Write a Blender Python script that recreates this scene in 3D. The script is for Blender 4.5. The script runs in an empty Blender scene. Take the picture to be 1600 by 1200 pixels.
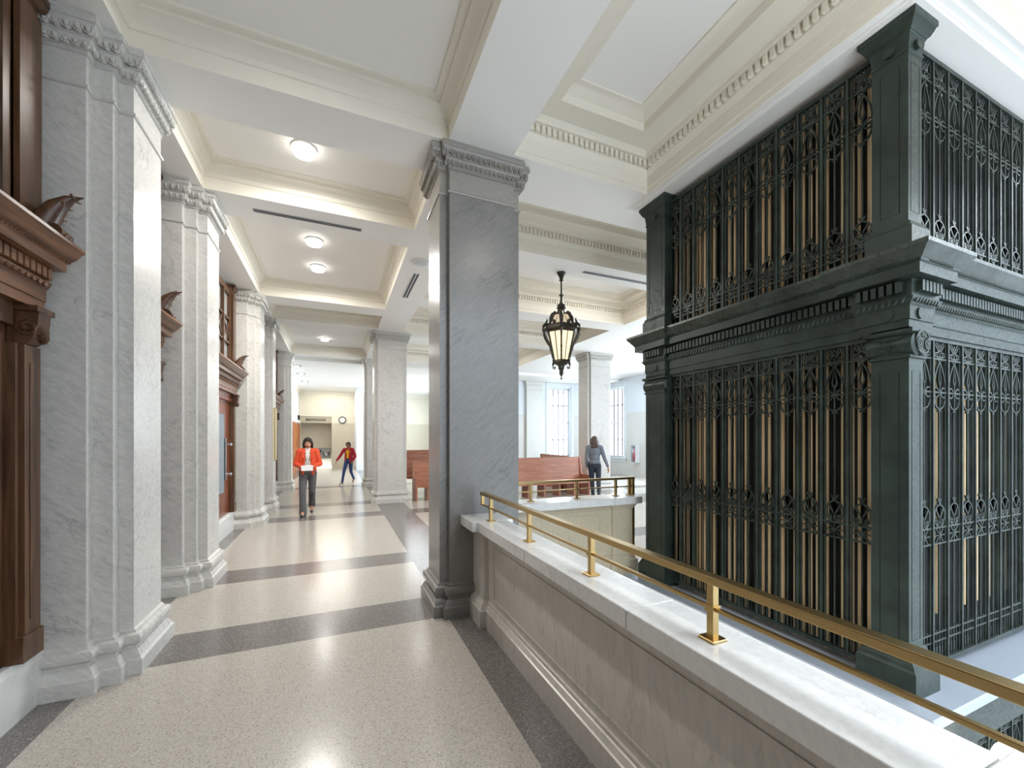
import bpy, bmesh, math, random
from mathutils import Vector, Matrix
random.seed(7)
R = math.radians
scene = bpy.context.scene
COL = scene.collection

# ------------------------------------------------------------------ camera
cam_d = bpy.data.cameras.new('camera'); cam = bpy.data.objects.new('camera', cam_d)
COL.objects.link(cam); scene.camera = cam
cam_d.sensor_width = 36; cam_d.lens = 36*642/1600; cam_d.shift_y = 85/1600
cam_d.clip_start = 0.02; cam_d.clip_end = 200
cam.location = (0, 0, 1.65); cam.rotation_euler = (R(90), 0, -R(23.188))

# ------------------------------------------------------------------ world, lights, exposure
w = bpy.data.worlds.new('sky'); scene.world = w; w.use_nodes = True
bg = w.node_tree.nodes['Background']
bg.inputs[0].default_value = (0.84, 0.92, 1.0, 1); bg.inputs[1].default_value = 1.4
scene.view_settings.view_transform = 'Standard'; scene.view_settings.look = 'None'
scene.view_settings.exposure = 2.15; scene.view_settings.gamma = 1
scene.view_settings.use_curve_mapping = False
scene.cycles.max_bounces = 9; scene.cycles.diffuse_bounces = 6; scene.cycles.glossy_bounces = 4
scene.cycles.sample_clamp_indirect = 6; scene.cycles.use_denoising = True

def area(name, loc, rot, sx, sy, power, color):
    l = bpy.data.lights.new(name, 'AREA'); l.shape = 'RECTANGLE'; l.size = sx; l.size_y = sy
    l.energy = power; l.color = color
    o = bpy.data.objects.new(name, l); COL.objects.link(o); o.location = loc; o.rotation_euler = rot
    return o
DAY = (0.78, 0.89, 1.0)
area('added_well_fill', (3.4, -2.6, 6.2), (R(-12), 0, 0), 4.0, 4.0, 85, (.86, .93, 1.0))  # added cool fill above the well; no skylight is modelled
# daylight through the windows (each lamp stands just outside its opening)
area('daylight_north_window', (9.73, 17.45, 2.45), (R(-90), 0, 0), 1.15, 3.2, 5, DAY)
area('daylight_east_window', (12.45, 15.75, 2.45), (0, R(90), 0), 3.2, 1.15, 5, DAY)
area('daylight_hall_window', (12.45, 11.5, 2.45), (0, R(90), 0), 3.2, 1.6, 190, DAY)
area('daylight_hall_window_south', (12.45, 7.0, 2.45), (0, R(90), 0), 3.2, 1.6, 55, DAY)
area('daylight_far_window', (5.95, 20.5, 2.5), (0, R(90), 0), 3.4, 3.4, 150, DAY)

# ------------------------------------------------------------------ materials
def lin(r, g, b):
    f = lambda c: (c/255/12.92) if c/255 <= .04045 else ((c/255+.055)/1.055)**2.4
    return (f(r), f(g), f(b), 1)
def newmat(name, col, rough=.5, metal=0, spec=.5):
    m = bpy.data.materials.new(name); m.use_nodes = True
    b = m.node_tree.nodes['Principled BSDF']
    b.inputs['Base Color'].default_value = col; b.inputs['Roughness'].default_value = rough
    b.inputs['Metallic'].default_value = metal; b.inputs['Specular IOR Level'].default_value = spec
    return m
def N(m, t, **kw):
    n = m.node_tree.nodes.new(t)
    for k, v in kw.items(): setattr(n, k, v)
    return n
def L(m, a, b): m.node_tree.links.new(a, b)
def ramp(m, fac, stops):
    r = N(m, 'ShaderNodeValToRGB'); e = r.color_ramp.elements
    while len(e) < len(stops): e.new(.5)
    for i, (p, c) in enumerate(stops): e[i].position = p; e[i].color = c
    L(m, fac, r.inputs[0]); return r
def math_(m, op, a, b=None, c=None):
    n = N(m, 'ShaderNodeMath', operation=op)
    for i, v in enumerate((a, b, c)):
        if v is None: continue
        if isinstance(v, (int, float)): n.inputs[i].default_value = v
        else: L(m, v, n.inputs[i])
    return n.outputs[0]
def mix(m, fac, a, b, mode='MIX'):
    n = N(m, 'ShaderNodeMix', data_type='RGBA', blend_type=mode)
    for i, v in ((0, fac), (6, a), (7, b)):
        if isinstance(v, (int, float)): n.inputs[i].default_value = v
        elif isinstance(v, tuple): n.inputs[i].default_value = v
        else: L(m, v, n.inputs[i])
    return n.outputs[2]
def coords(m, scale=(1, 1, 1), rot=(0, 0, 0), out='Object'):
    t = N(m, 'ShaderNodeTexCoord'); mp = N(m, 'ShaderNodeMapping')
    mp.inputs['Scale'].default_value = scale; mp.inputs['Rotation'].default_value = rot
    L(m, t.outputs[out], mp.inputs[0]); return mp.outputs[0]
def noise(m, vec, scale, detail=4, rough=.5, dist=0):
    n = N(m, 'ShaderNodeTexNoise'); n.inputs['Scale'].default_value = scale
    n.inputs['Detail'].default_value = detail; n.inputs['Roughness'].default_value = rough
    n.inputs['Distortion'].default_value = dist; L(m, vec, n.inputs['Vector']); return n.outputs[0]
def bump(m, h, strength=.1, dist=.01):
    b = N(m, 'ShaderNodeBump'); b.inputs['Strength'].default_value = strength
    b.inputs['Distance'].default_value = dist; L(m, h, b.inputs['Height'])
    L(m, b.outputs[0], m.node_tree.nodes['Principled BSDF'].inputs['Normal'])

def marble(name, base, vein, rough=.26, rot=(.5, .9, .3), amt=1.0, vs=1.0):
    m = newmat(name, base, rough)
    v = coords(m, (1, 1, 1), rot)
    mp = N(m, 'ShaderNodeMapping'); mp.inputs['Scale'].default_value = (4.6*vs, 4.6*vs, 1.0*vs); L(m, v, mp.inputs[0])
    n1 = noise(m, mp.outputs[0], 1.5, 9, .62, .45)
    r1 = math_(m, 'ABSOLUTE', math_(m, 'SUBTRACT', n1, .5))
    v1 = ramp(m, r1, [(0, (1, 1, 1, 1)), (.010, (.45, .45, .45, 1)), (.03, (0, 0, 0, 1))]).outputs[0]
    brk = ramp(m, noise(m, v, 3.3, 3), [(.45, (0, 0, 0, 1)), (.68, (1, 1, 1, 1))]).outputs[0]
    mp2 = N(m, 'ShaderNodeMapping'); mp2.inputs['Scale'].default_value = (34*vs, 34*vs, 4.5*vs); L(m, v, mp2.inputs[0])
    n2 = noise(m, mp2.outputs[0], 1.2, 7, .7, .2)
    soft = ramp(m, n2, [(.36, (0, 0, 0, 1)), (.72, (1, 1, 1, 1))]).outputs[0]
    cl = noise(m, v, 1.3, 3)
    c = mix(m, math_(m, 'MULTIPLY', soft, .36*amt), base, vein)
    c = mix(m, math_(m, 'MULTIPLY', math_(m, 'MULTIPLY', v1, brk), .6*amt), c, vein)
    c = mix(m, math_(m, 'MULTIPLY', cl, .30*amt), c, tuple(.75*q for q in base[:3])+(1,))
    L(m, c, m.node_tree.nodes['Principled BSDF'].inputs['Base Color'])
    return m
def terrazzo(name, base, chipA, chipB, ca=.12, cb=.12):
    m = newmat(name, base, .2)
    v = coords(m)
    vo = N(m, 'ShaderNodeTexVoronoi'); vo.inputs['Scale'].default_value = 170; L(m, v, vo.inputs['Vector'])
    sp = N(m, 'ShaderNodeSeparateColor'); L(m, vo.outputs['Color'], sp.inputs[0])
    near = math_(m, 'LESS_THAN', vo.outputs['Distance'], .42)
    isA = math_(m, 'MULTIPLY', math_(m, 'LESS_THAN', sp.outputs[0], ca), near)
    isB = math_(m, 'MULTIPLY', math_(m, 'GREATER_THAN', sp.outputs[0], 1-cb), near)
    grain = noise(m, v, 160, 2)
    c = mix(m, math_(m, 'MULTIPLY', grain, .45), base, tuple(.72*q for q in base[:3])+(1,))
    c = mix(m, isA, c, chipA); c = mix(m, isB, c, chipB)
    vo2 = N(m, 'ShaderNodeTexVoronoi'); vo2.inputs['Scale'].default_value = 85; L(m, v, vo2.inputs['Vector'])
    sp2 = N(m, 'ShaderNodeSeparateColor'); L(m, vo2.outputs['Color'], sp2.inputs[0])
    near2 = math_(m, 'MULTIPLY', math_(m, 'LESS_THAN', vo2.outputs['Distance'], .33), math_(m, 'LESS_THAN', sp2.outputs[1], ca*1.3))
    c = mix(m, math_(m, 'MULTIPLY', near2, .6), c, chipA)
    L(m, c, m.node_tree.nodes['Principled BSDF'].inputs['Base Color'])
    return m
def wood(name, dark, light, rough=.32, axis='Z', scale=1):
    m = newmat(name, light, rough)
    sc = {'Z': (14, 14, 1.0), 'Y': (14, 1.0, 14), 'X': (1.0, 14, 14)}[axis]
    v = coords(m, tuple(q*scale for q in sc))
    n = noise(m, v, 1.6, 7, .6, .6)
    r = ramp(m, n, [(.32, dark), (.68, light)])
    n2 = noise(m, coords(m), 1.5, 2)
    c = mix(m, math_(m, 'MULTIPLY', n2, .4), r.outputs[0], dark)
    L(m, c, m.node_tree.nodes['Principled BSDF'].inputs['Base Color'])
    return m
def patina(name, base, alt, rough=.42, metal=.35):
    m = newmat(name, base, rough, metal)
    v = coords(m)
    n = noise(m, v, 5, 8, .65)
    r = ramp(m, n, [(.35, base), (.7, alt)])
    L(m, r.outputs[0], m.node_tree.nodes['Principled BSDF'].inputs['Base Color'])
    n2 = noise(m, v, 40, 3); rr = ramp(m, n2, [(.3, (rough-.08,)*3+(1,)), (.7, (rough+.1,)*3+(1,))])
    L(m, rr.outputs[0], m.node_tree.nodes['Principled BSDF'].inputs['Roughness'])
    return m
def emit(name, col, strength):
    m = bpy.data.materials.new(name); m.use_nodes = True; nt = m.node_tree; nt.nodes.clear()
    o = nt.nodes.new('ShaderNodeOutputMaterial'); e = nt.nodes.new('ShaderNodeEmission')
    e.inputs[0].default_value = col; e.inputs[1].default_value = strength; nt.links.new(e.outputs[0], o.inputs[0]); return m
def glassy(name, tint, fac=.85):
    m = bpy.data.materials.new(name); m.use_nodes = True; nt = m.node_tree; nt.nodes.clear()
    o = nt.nodes.new('ShaderNodeOutputMaterial'); t = nt.nodes.new('ShaderNodeBsdfTransparent'); t.inputs[0].default_value = tint
    g = nt.nodes.new('ShaderNodeBsdfGlossy'); g.inputs['Roughness'].default_value = .05
    x = nt.nodes.new('ShaderNodeMixShader'); x.inputs[0].default_value = 1-fac
    nt.links.new(t.outputs[0], x.inputs[1]); nt.links.new(g.outputs[0], x.inputs[2]); nt.links.new(x.outputs[0], o.inputs[0]); return m

M = {}
M['marble'] = marble('carrara_marble', lin(210, 207, 201), lin(104, 105, 106))
M['marble2'] = marble('carrara_marble_capital', lin(206, 204, 198), lin(120, 120, 118), rot=(1.2, .2, .9), amt=.8)
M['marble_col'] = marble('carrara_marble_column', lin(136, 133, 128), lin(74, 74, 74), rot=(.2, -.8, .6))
M['marble_par'] = marble('carrara_marble_parapet', lin(212, 206, 197), lin(128, 125, 120), rot=(.1, .2, .4), amt=.75, vs=.8)
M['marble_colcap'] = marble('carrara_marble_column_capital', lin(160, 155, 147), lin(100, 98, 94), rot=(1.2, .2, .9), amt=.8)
M['marble_warmlit'] = marble('warm_lit_marble', lin(196, 184, 160), lin(140, 128, 108), rot=(.1, .2, .4), amt=.8)  # far parapet only: the warm light is put into the marble colour
M['marble_cap'] = marble('white_marble_cap', lin(226, 225, 222), lin(126, 130, 136), rot=(.3, .5, 1.2), amt=.6, rough=.16)
M['marble_wall'] = marble('wall_marble', lin(214, 213, 208), lin(150, 154, 158), rot=(.9, .4, .1), amt=.6, rough=.3)
M['marble_beige'] = marble('beige_tile_marble', lin(206, 198, 178), lin(168, 156, 132), rot=(.2, 1.4, .1), amt=.7, rough=.4)
M['white'] = newmat('white_plaster', lin(238, 236, 231), .6)
M['cream'] = newmat('cream_plaster', lin(226, 220, 206), .6)
M['creamwall'] = newmat('cream_wall_paint', lin(222, 216, 198), .7)
M['palewall'] = newmat('pale_wall_paint', lin(216, 222, 228), .7)
M['terr'] = terrazzo('light_terrazzo', lin(184, 177, 167), lin(116, 108, 101), lin(216, 211, 202), .17, .12)
M['terrd'] = terrazzo('dark_terrazzo', lin(116, 111, 107), lin(80, 76, 73), lin(180, 176, 170), .2, .22)
M['grout'] = newmat('pale_divider_strip', lin(200, 195, 185), .4)
M['wood'] = wood('walnut_stained_oak', lin(58, 39, 26), lin(112, 79, 53), .3)
M['woody'] = wood('walnut_stained_oak_lengthwise', lin(78, 50, 33), lin(146, 100, 68), .28, 'Y')
M['wood_dark'] = wood('dark_walnut', lin(50, 31, 19), lin(104, 70, 45), .35)
M['wood_door'] = wood('orange_door_wood', lin(140, 80, 40), lin(188, 120, 68), .4)
M['pew'] = wood('cherry_pew_wood', lin(140, 86, 62), lin(188, 128, 100), .35, 'X')
M['pewY'] = wood('cherry_pew_wood_across', lin(140, 86, 62), lin(188, 128, 100), .35, 'Y')
M['bronze'] = patina('green_patina_bronze', lin(36, 45, 40), lin(54, 66, 58), .4, .3)
M['bronze_top'] = patina('bronze_sky_sheen', lin(50, 56, 50), lin(78, 84, 78), .3, .5)  # lighter than the other bronze: sky sheen on the cornice put into its colour
M['iron'] = patina('grille_bronze', lin(38, 45, 40), lin(68, 78, 71), .38, .4)
M['slat'] = wood('tan_lining_slat', lin(200, 168, 124), lin(240, 210, 164), .5)
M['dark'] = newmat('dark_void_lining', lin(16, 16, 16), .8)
M['gap'] = newmat('engraved_line', lin(14, 16, 15), .8)
M['brass'] = newmat('satin_brass', lin(186, 158, 108), .3, 1.0)
M['lantern'] = patina('lantern_bronze', lin(44, 42, 38), lin(84, 78, 66), .4, .5)
M['lglass'] = emit('lantern_lit_glass', (1.0, .76, .42, 1), .42)
M['lglass2'] = emit('lantern_upper_glass', (1.0, .82, .58, 1), .16)
M['lamp'] = emit('ceiling_lamp_glow', (1.0, .97, .92, 1), 2.2)
M['globe'] = emit('globe_glow', (1.0, .98, .95, 1), .7)
M['ledge'] = newmat('ledge_sky_sheen', lin(158, 166, 176), .38, .2)  # pale blue-grey stands in for the sky reflected on the ledge top
M['slot'] = newmat('black_air_slot', lin(42, 44, 50), .5)
M['metal_w'] = newmat('white_metal', lin(214, 216, 218), .4)
M['frame_w'] = newmat('white_window_paint', lin(220, 226, 230), .45)
M['muntin'] = newmat('grey_muntin', lin(44, 48, 54), .5)
M['glass'] = glassy('window_glass', (.97, .99, 1, 1), .93)
M['frost'] = newmat('frosted_transom_glass', lin(150, 152, 150), .25)
M['blueglass'] = newmat('pale_blue_door_glass', lin(120, 134, 142), .12)
M['chrome'] = newmat('chrome', lin(210, 212, 215), .15, 1)
M['black'] = newmat('black_paint', lin(24, 24, 26), .4)
M['letter'] = newmat('dark_sign_letter', lin(40, 38, 36), .5)
M['clockface'] = newmat('clock_face', lin(235, 235, 230), .4)
M['red'] = newmat('red_paint', lin(190, 40, 34), .35)
M['steel'] = newmat('brushed_steel', lin(150, 150, 146), .3, .9)

# ------------------------------------------------------------------ mesh helpers
class MB:
    def __init__(s): s.v = []; s.f = []; s.m = []; s.mats = []
    def mi(s, mat):
        if mat not in s.mats: s.mats.append(mat)
        return s.mats.index(mat)
    def add(s, vs, fs, mat=0, T=None):
        b = len(s.v)
        for p in vs: s.v.append(tuple(T @ Vector(p)) if T is not None else tuple(p))
        for f in fs: s.f.append(tuple(b+i for i in f)); s.m.append(mat)
    def box(s, x0, x1, y0, y1, z0, z1, mat=0, T=None):
        vs = [(x, y, z) for z in (z0, z1) for y in (y0, y1) for x in (x0, x1)]
        s.add(vs, [(0, 2, 3, 1), (4, 5, 7, 6), (0, 1, 5, 4), (2, 6, 7, 3), (0, 4, 6, 2), (1, 3, 7, 5)], mat, T)
    def quad(s, a, b, c, d, mat=0): s.add([a, b, c, d], [(0, 1, 2, 3)], mat)
    def loft(s, rings, closed=True, cap=True, mat=0, T=None, capstart=False):
        n = len(rings[0]); vs = [p for r in rings for p in r]; fs = []
        for i in range(len(rings)-1):
            for j in range(n if closed else n-1):
                k = (j+1) % n
                fs.append((i*n+j, i*n+k, (i+1)*n+k, (i+1)*n+j))
        if cap: fs.append(tuple((len(rings)-1)*n+j for j in range(n)))
        if capstart: fs.append(tuple(reversed(range(n))))
        s.add(vs, fs, mat, T)
    def sweep(s, path, prof, closed=True, cap=False, mat=0, mats=None, T=None):
        """profile rows (offset, z); offset goes to the right of the path's travel"""
        n = len(path); offs = []
        for i in range(n):
            def nrm(a, b):
                d = (path[b % n][0]-path[a % n][0], path[b % n][1]-path[a % n][1]); l = math.hypot(*d)
                return (d[1]/l, -d[0]/l)
            if closed: n1, n2 = nrm(i-1, i), nrm(i, i+1)
            else:
                n1 = nrm(i-1, i) if i > 0 else nrm(0, 1); n2 = nrm(i, i+1) if i < n-1 else n1
            dt = 1+n1[0]*n2[0]+n1[1]*n2[1]
            offs.append(((n1[0]+n2[0])/dt, (n1[1]+n2[1])/dt))
        rings = [[(path[i][0]+offs[i][0]*o, path[i][1]+offs[i][1]*o, z) for i in range(n)] for o, z in prof]
        if mats:
            for k in range(len(rings)-1): s.loft(rings[k:k+2], closed, False, mats[k], T)
            if cap: s.add(rings[-1], [tuple(range(n))], mats[-1], T)
        else: s.loft(rings, closed, cap, mat, T)
    def lathe(s, prof, seg=16, c=(0, 0, 0), mat=0, T=None, cap=True):
        rings = [[(c[0]+r*math.cos(2*math.pi*j/seg), c[1]+r*math.sin(2*math.pi*j/seg), c[2]+z) for j in range(seg)] for r, z in prof]
        s.loft(rings, True, cap, mat, T, capstart=cap)
    def cyl(s, p0, p1, r0, r1=None, seg=10, mat=0):
        if r1 is None: r1 = r0
        p0, p1 = Vector(p0), Vector(p1); d = (p1-p0)
        if d.length < 1e-6: return
        q = d.to_track_quat('Z', 'Y').to_matrix()
        rings = [[tuple(p+q @ Vector((r*math.cos(2*math.pi*j/seg), r*math.sin(2*math.pi*j/seg), 0))) for j in range(seg)] for p, r in ((p0, r0), (p1, r1))]
        s.loft(rings, True, True, mat, capstart=True)
    def tube(s, pts, r, seg=6, mat=0):
        pts = [Vector(p) for p in pts]; rings = []; up = Vector((0.02, .03, 1)).normalized()
        for i, p in enumerate(pts):
            d = (pts[min(i+1, len(pts)-1)]-pts[max(i-1, 0)]).normalized()
            a = d.cross(up)
            if a.length < 1e-3: a = d.cross(Vector((1, 0, 0)))
            a.normalize(); b = d.cross(a); rr = r[i] if isinstance(r, (list, tuple)) else r
            rings.append([tuple(p+a*rr*math.cos(2*math.pi*j/seg)+b*rr*math.sin(2*math.pi*j/seg)) for j in range(seg)])
        s.loft(rings, True, True, mat, capstart=True)
    def ball(s, c, r, seg=10, rg=6, mat=0, T=None):
        if not isinstance(r, (tuple, list)): r = (r, r, r)
        vs = []; fs = []
        for i in range(1, rg):
            a = math.pi*i/rg
            for j in range(seg):
                b = 2*math.pi*j/seg; vs.append((c[0]+r[0]*math.sin(a)*math.cos(b), c[1]+r[1]*math.sin(a)*math.sin(b), c[2]+r[2]*math.cos(a)))
        vs += [(c[0], c[1], c[2]+r[2]), (c[0], c[1], c[2]-r[2])]; t, u = len(vs)-2, len(vs)-1
        for i in range(rg-2):
            for j in range(seg): k = (j+1) % seg; fs.append((i*seg+j, (i+1)*seg+j, (i+1)*seg+k, i*seg+k))
        for j in range(seg): k = (j+1) % seg; fs.append((t, j, k)); fs.append((u, (rg-2)*seg+k, (rg-2)*seg+j))
        s.add(vs, fs, mat, T)
    def stroke(s, pts, wd, dp, F, mat=0):
        """a flat bar following 2-D points (a, z); F maps (a, z, depth) to the scene"""
        n = len(pts); L_ = []; R_ = []
        for i in range(n):
            a = pts[max(i-1, 0)]; b = pts[min(i+1, n-1)]
            if n > 2 and pts[0] == pts[-1] and i in (0, n-1): a = pts[-2]; b = pts[1]
            dx, dz = b[0]-a[0], b[1]-a[1]; l = math.hypot(dx, dz) or 1
            nx, nz = -dz/l*wd/2, dx/l*wd/2
            L_.append((pts[i][0]+nx, pts[i][1]+nz)); R_.append((pts[i][0]-nx, pts[i][1]-nz))
        rings = [[F(*L_[i], -dp/2), F(*R_[i], -dp/2), F(*R_[i], dp/2), F(*L_[i], dp/2)] for i in range(n)]
        s.loft(rings, True, True, mat, capstart=True)
    def build(s, name, mat, parent=None, smooth=None, loc=None, bevel=None):
        me = bpy.data.meshes.new(name)
        if loc: s.v = [(p[0]-loc[0], p[1]-loc[1], p[2]-loc[2]) for p in s.v]
        me.from_pydata(s.v, [], s.f)
        for mm in (mat if isinstance(mat, (list, tuple)) else [mat]): me.materials.append(mm)
        if any(s.m): me.polygons.foreach_set('material_index', s.m)
        bm = bmesh.new(); bm.from_mesh(me); bmesh.ops.recalc_face_normals(bm, faces=bm.faces); bm.to_mesh(me); bm.free()
        if smooth:
            me.polygons.foreach_set('use_smooth', [True]*len(me.polygons)); me.set_sharp_from_angle(angle=R(smooth))
        o = bpy.data.objects.new(name, me); COL.objects.link(o)
        if loc: o.location = loc
        if parent:
            o.parent = parent
            if loc: o.location = tuple(loc[i]-parent.location[i] for i in range(3))
            else: o.location = tuple(-q for q in parent.location)
        if bevel:
            b = o.modifiers.new('edge', 'BEVEL'); b.width = bevel; b.segments = 2; b.limit_method = 'ANGLE'
        return o

def tag(o, label=None, cat=None, group=None, kind=None):
    if label: o['label'] = label
    if cat: o['category'] = cat
    if group: o['group'] = group
    if kind: o['kind'] = kind
    return o
def thing(name, loc, label, cat, group=None):
    o = bpy.data.objects.new(name, None); COL.objects.link(o); o.location = loc; o.empty_display_size = .1
    return tag(o, label, cat, group, 'thing')
def struct(mb, name, mat, parent=None, **kw):
    o = mb.build(name, mat, parent, **kw)
    if not parent: o['kind'] = 'structure'
    return o
def sempty(name, loc=(0, 0, 0)):
    o = bpy.data.objects.new(name, None); COL.objects.link(o); o.location = loc; o['kind'] = 'structure'; return o

SOF = 4.37      # height of the beam soffits
XW = -1.76      # face of the wall on the door side

# ------------------------------------------------------------------ floor
def build_floor():
    xs = [-2.0, -1.52, .95, 1.60, 7.35, 8.1, 12.3]
    ys = [-2.0, 3.75, 4.28, 5.56, 6.09, 9.2, 9.76, 10.95, 11.5, 14.95, 15.5, 25.3]
    m = MB()
    for i in range(len(xs)-1):
        for j in range(len(ys)-1):
            x0, x1, y0, y1 = xs[i], xs[i+1], ys[j], ys[j+1]
            dark = i in (0, 2, 4) or (j % 2 == 1)
            rs = []
            if x0 >= 1.60 and y1 <= 3.76: continue
            if x0 >= 1.6 and y0 < 4.12: y0 = 4.12
            if i == 2 and y1 <= 3.76: x1 = 1.30
            if y1 <= y0: continue
            m.quad((x0, y0, 0), (x1, y0, 0), (x1, y1, 0), (x0, y1, 0), 1 if dark else 0)
    struct(m, 'floor', [M['terr'], M['terrd']])
    e = MB()      # slab edge around the open well
    e.box(1.22, 1.30, -2, 3.75, -.45, -.004); e.box(1.30, 8.0, 4.14, 4.3, -.45, -.004); e.box(1.22, 1.62, 3.72, 4.14, -.45, -.004)
    struct(e, 'trim_1', M['white'])
    f = MB(); f.quad((.5, -3, -4.6), (14, -3, -4.6), (14, 6, -4.6), (.5, 6, -4.6))
    struct(f, 'floor', M['terr'])
    wl = MB(); wl.quad((.9, -3, -4.6), (.9, 6, -4.6), (.9, 6, -.4), (.9, -3, -.4)); wl.quad((.9, 6, -4.6), (14, 6, -4.6), (14, 6, -.4), (.9, 6, -.4))
    struct(wl, 'wall_well', M['creamwall'])
build_floor()

# ------------------------------------------------------------------ ceiling
def rect(x0, x1, y0, y1): return [(x0, y0), (x1, y0), (x1, y1), (x0, y1)]
PROF_B = [(0, SOF), (0, 4.50), (-.012, 4.505), (-.02, 4.545), (-.055, 4.585), (-.085, 4.600), (-.10, 4.605), (-.10, 4.63), (-.12, 4.635), (-.15, 4.645), (-.15, 4.668)]
PROF_R = [(0, SOF), (0, 4.425), (-.012, 4.43), (-.012, 4.55), (-.02, 4.56), (-.035, 4.60), (-.04, 4.605), (-.04, 4.69), (-.095, 4.695), (-.10, 4.73), (-.125, 4.75), (-.14, 4.752),
          (-.33, 4.752), (-.33, 4.83), (-.345, 4.835), (-.40, 4.87), (-.43, 4.88), (-.46, 4.885), (-.46, 4.90)]
def dentils(m, path, off, z0, z1, wd=.035, pitch=.062, dep=.035, mat=0):
    n = len(path)
    for i in range(n):
        a, b = Vector(path[i]), Vector(path[(i+1) % n]); d = b-a; l = d.length; d.normalize(); nr = Vector((d[1], -d[0]))
        k = int(l/pitch); st = (l-(k-1)*pitch)/2
        for j in range(k):
            p = a+d*(st+j*pitch); q = p+nr*off; h = d*wd/2
            c = [q-h, q+h, q+h+nr*dep, q-h+nr*dep]
            m.loft([[(v[0], v[1], z) for v in c] for z in (z0, z1)], True, True, mat, capstart=True)
holes_B = [(-1.33, .945, -1.4, 3.68), (-1.33, .945, 4.20, 5.42), (-1.33, .945, 5.97, 9.02), (-1.33, .945, 9.55, 10.66), (-1.33, .945, 11.2, 14.83)]
holes_R = [(1.57, 6.35, 4.30, 5.42), (1.57, 6.35, 5.97, 8.0), (1.57, 6.35, 8.55, 10.66), (1.57, 6.35, 11.2, 14.83)]
def build_ceiling():
    m = MB()
    # soffit level: a grid of quads with the coffer openings left out
    Lsh = [(1.57, 3.19, -.2, 3.62), (3.19, 6.35, -.2, 1.22)]
    hs = holes_B+holes_R+Lsh
    xs = sorted(set([-2.0, 12.3, 6.5]+[h[0] for h in hs]+[h[1] for h in hs])); ys = sorted(set([-2.0, -.55, 15.4, 4.0]+[h[2] for h in hs]+[h[3] for h in hs]))
    for i in range(len(xs)-1):
        for j in range(len(ys)-1):
            cx, cy = (xs[i]+xs[i+1])/2, (ys[j]+ys[j+1])/2
            if any(h[0] < cx < h[1] and h[2] < cy < h[3] for h in hs): continue
            if cx > 6.5 and cy < 4.0 or (cx > 1.57 and cy < -.5): continue
            m.quad((xs[i], ys[j], SOF), (xs[i+1], ys[j], SOF), (xs[i+1], ys[j+1], SOF), (xs[i], ys[j+1], SOF))
    for h in holes_B: m.quad(*[(x, y, 4.668) for x, y in rect(h[0]+.1, h[1]-.1, h[2]+.1, h[3]-.1)])
    for h in holes_R: m.quad(*[(x, y, 4.90) for x, y in rect(h[0]+.3, h[1]-.3, h[2]+.3, h[3]-.3)])
    m.quad(*[(x, y, 4.90) for x, y in rect(1.7, 3.0, -.1, 3.4)]); m.quad(*[(x, y, 4.90) for x, y in rect(3.0, 6.2, -.1, 1.0)])
    m.quad((-3, 15.4, 4.26), (12.3, 15.4, 4.26), (12.3, 25.3, 4.26), (-3, 25.3, 4.26))
    m.quad((-3, 15.4, 4.26), (12.3, 15.4, 4.26), (12.3, 15.4, SOF), (-3, 15.4, SOF))
    struct(m, 'ceiling', M['white'])
    k = 3
    for h in holes_B:
        t = MB(); t.sweep(rect(*h), [(o, z) for o, z in PROF_B], True, False)
        struct(t, 'trim_%d' % k, M['cream'], smooth=25); k += 1
    pa = [rect(*h) for h in holes_R]+[[(1.57, -.2), (6.35, -.2), (6.35, 1.22), (3.19, 1.22), (3.19, 3.62), (1.57, 3.62)]]
    for p in pa:
        t = MB(); t.sweep(p, PROF_R, True, False); dentils(t, p, -.075, 4.618, 4.690)
        struct(t, 'trim_%d' % k, M['cream'], smooth=25); k += 1
build_ceiling()
t = MB(); t.sweep(rect(3.33, 6.2, 1.40, 3.80), [(.14, SOF+.001), (.137, 4.358), (.125, 4.355), (.105, 4.352), (.10, 4.342), (.085, 4.338), (.085, 4.330), (.0, 4.326)], True, True)
struct(t, 'trim_2', M['white'], smooth=25)

# ------------------------------------------------------------------ pilasters and columns
BASE = [(.07, 0), (.07, .10), (.062, .112), (.055, .115), (.048, .14), (.03, .165), (.022, .168), (.022, .195), (.03, .20), (.045, .208), (.053, .228), (.053, .250), (.045, .27), (.03, .278), (.018, .280), (.018, .292), (0, .305)]
NECK = [(0, 3.93), (.012, 3.935), (.016, 3.945), (.012, 3.955), (0, 3.96)]
CAPP = [(0, 4.145), (.014, 4.15), (.014, 4.165), (.022, 4.17), (.038, 4.20), (.044, 4.225), (.046, 4.232), (.054, 4.234), (.054, 4.242), (.05, 4.245), (.058, 4.27), (.075, 4.305), (.080, 4.312), (.088, 4.315), (.088, 4.345), (.080, 4.35), (.080, SOF)]
def offset_path(path, closed, off):
    n = len(path); out = []
    for i in range(n):
        def nrm(a, b):
            d = (path[b % n][0]-path[a % n][0], path[b % n][1]-path[a % n][1]); l = math.hypot(*d); return (d[1]/l, -d[0]/l)
        if closed: n1, n2 = nrm(i-1, i), nrm(i, i+1)
        else: n1 = nrm(i-1, i) if i > 0 else nrm(0, 1); n2 = nrm(i, i+1) if i < n-1 else n1
        dt = 1+n1[0]*n2[0]+n1[1]*n2[1]; out.append((path[i][0]+(n1[0]+n2[0])/dt*off, path[i][1]+(n1[1]+n2[1])/dt*off))
    return out
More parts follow.
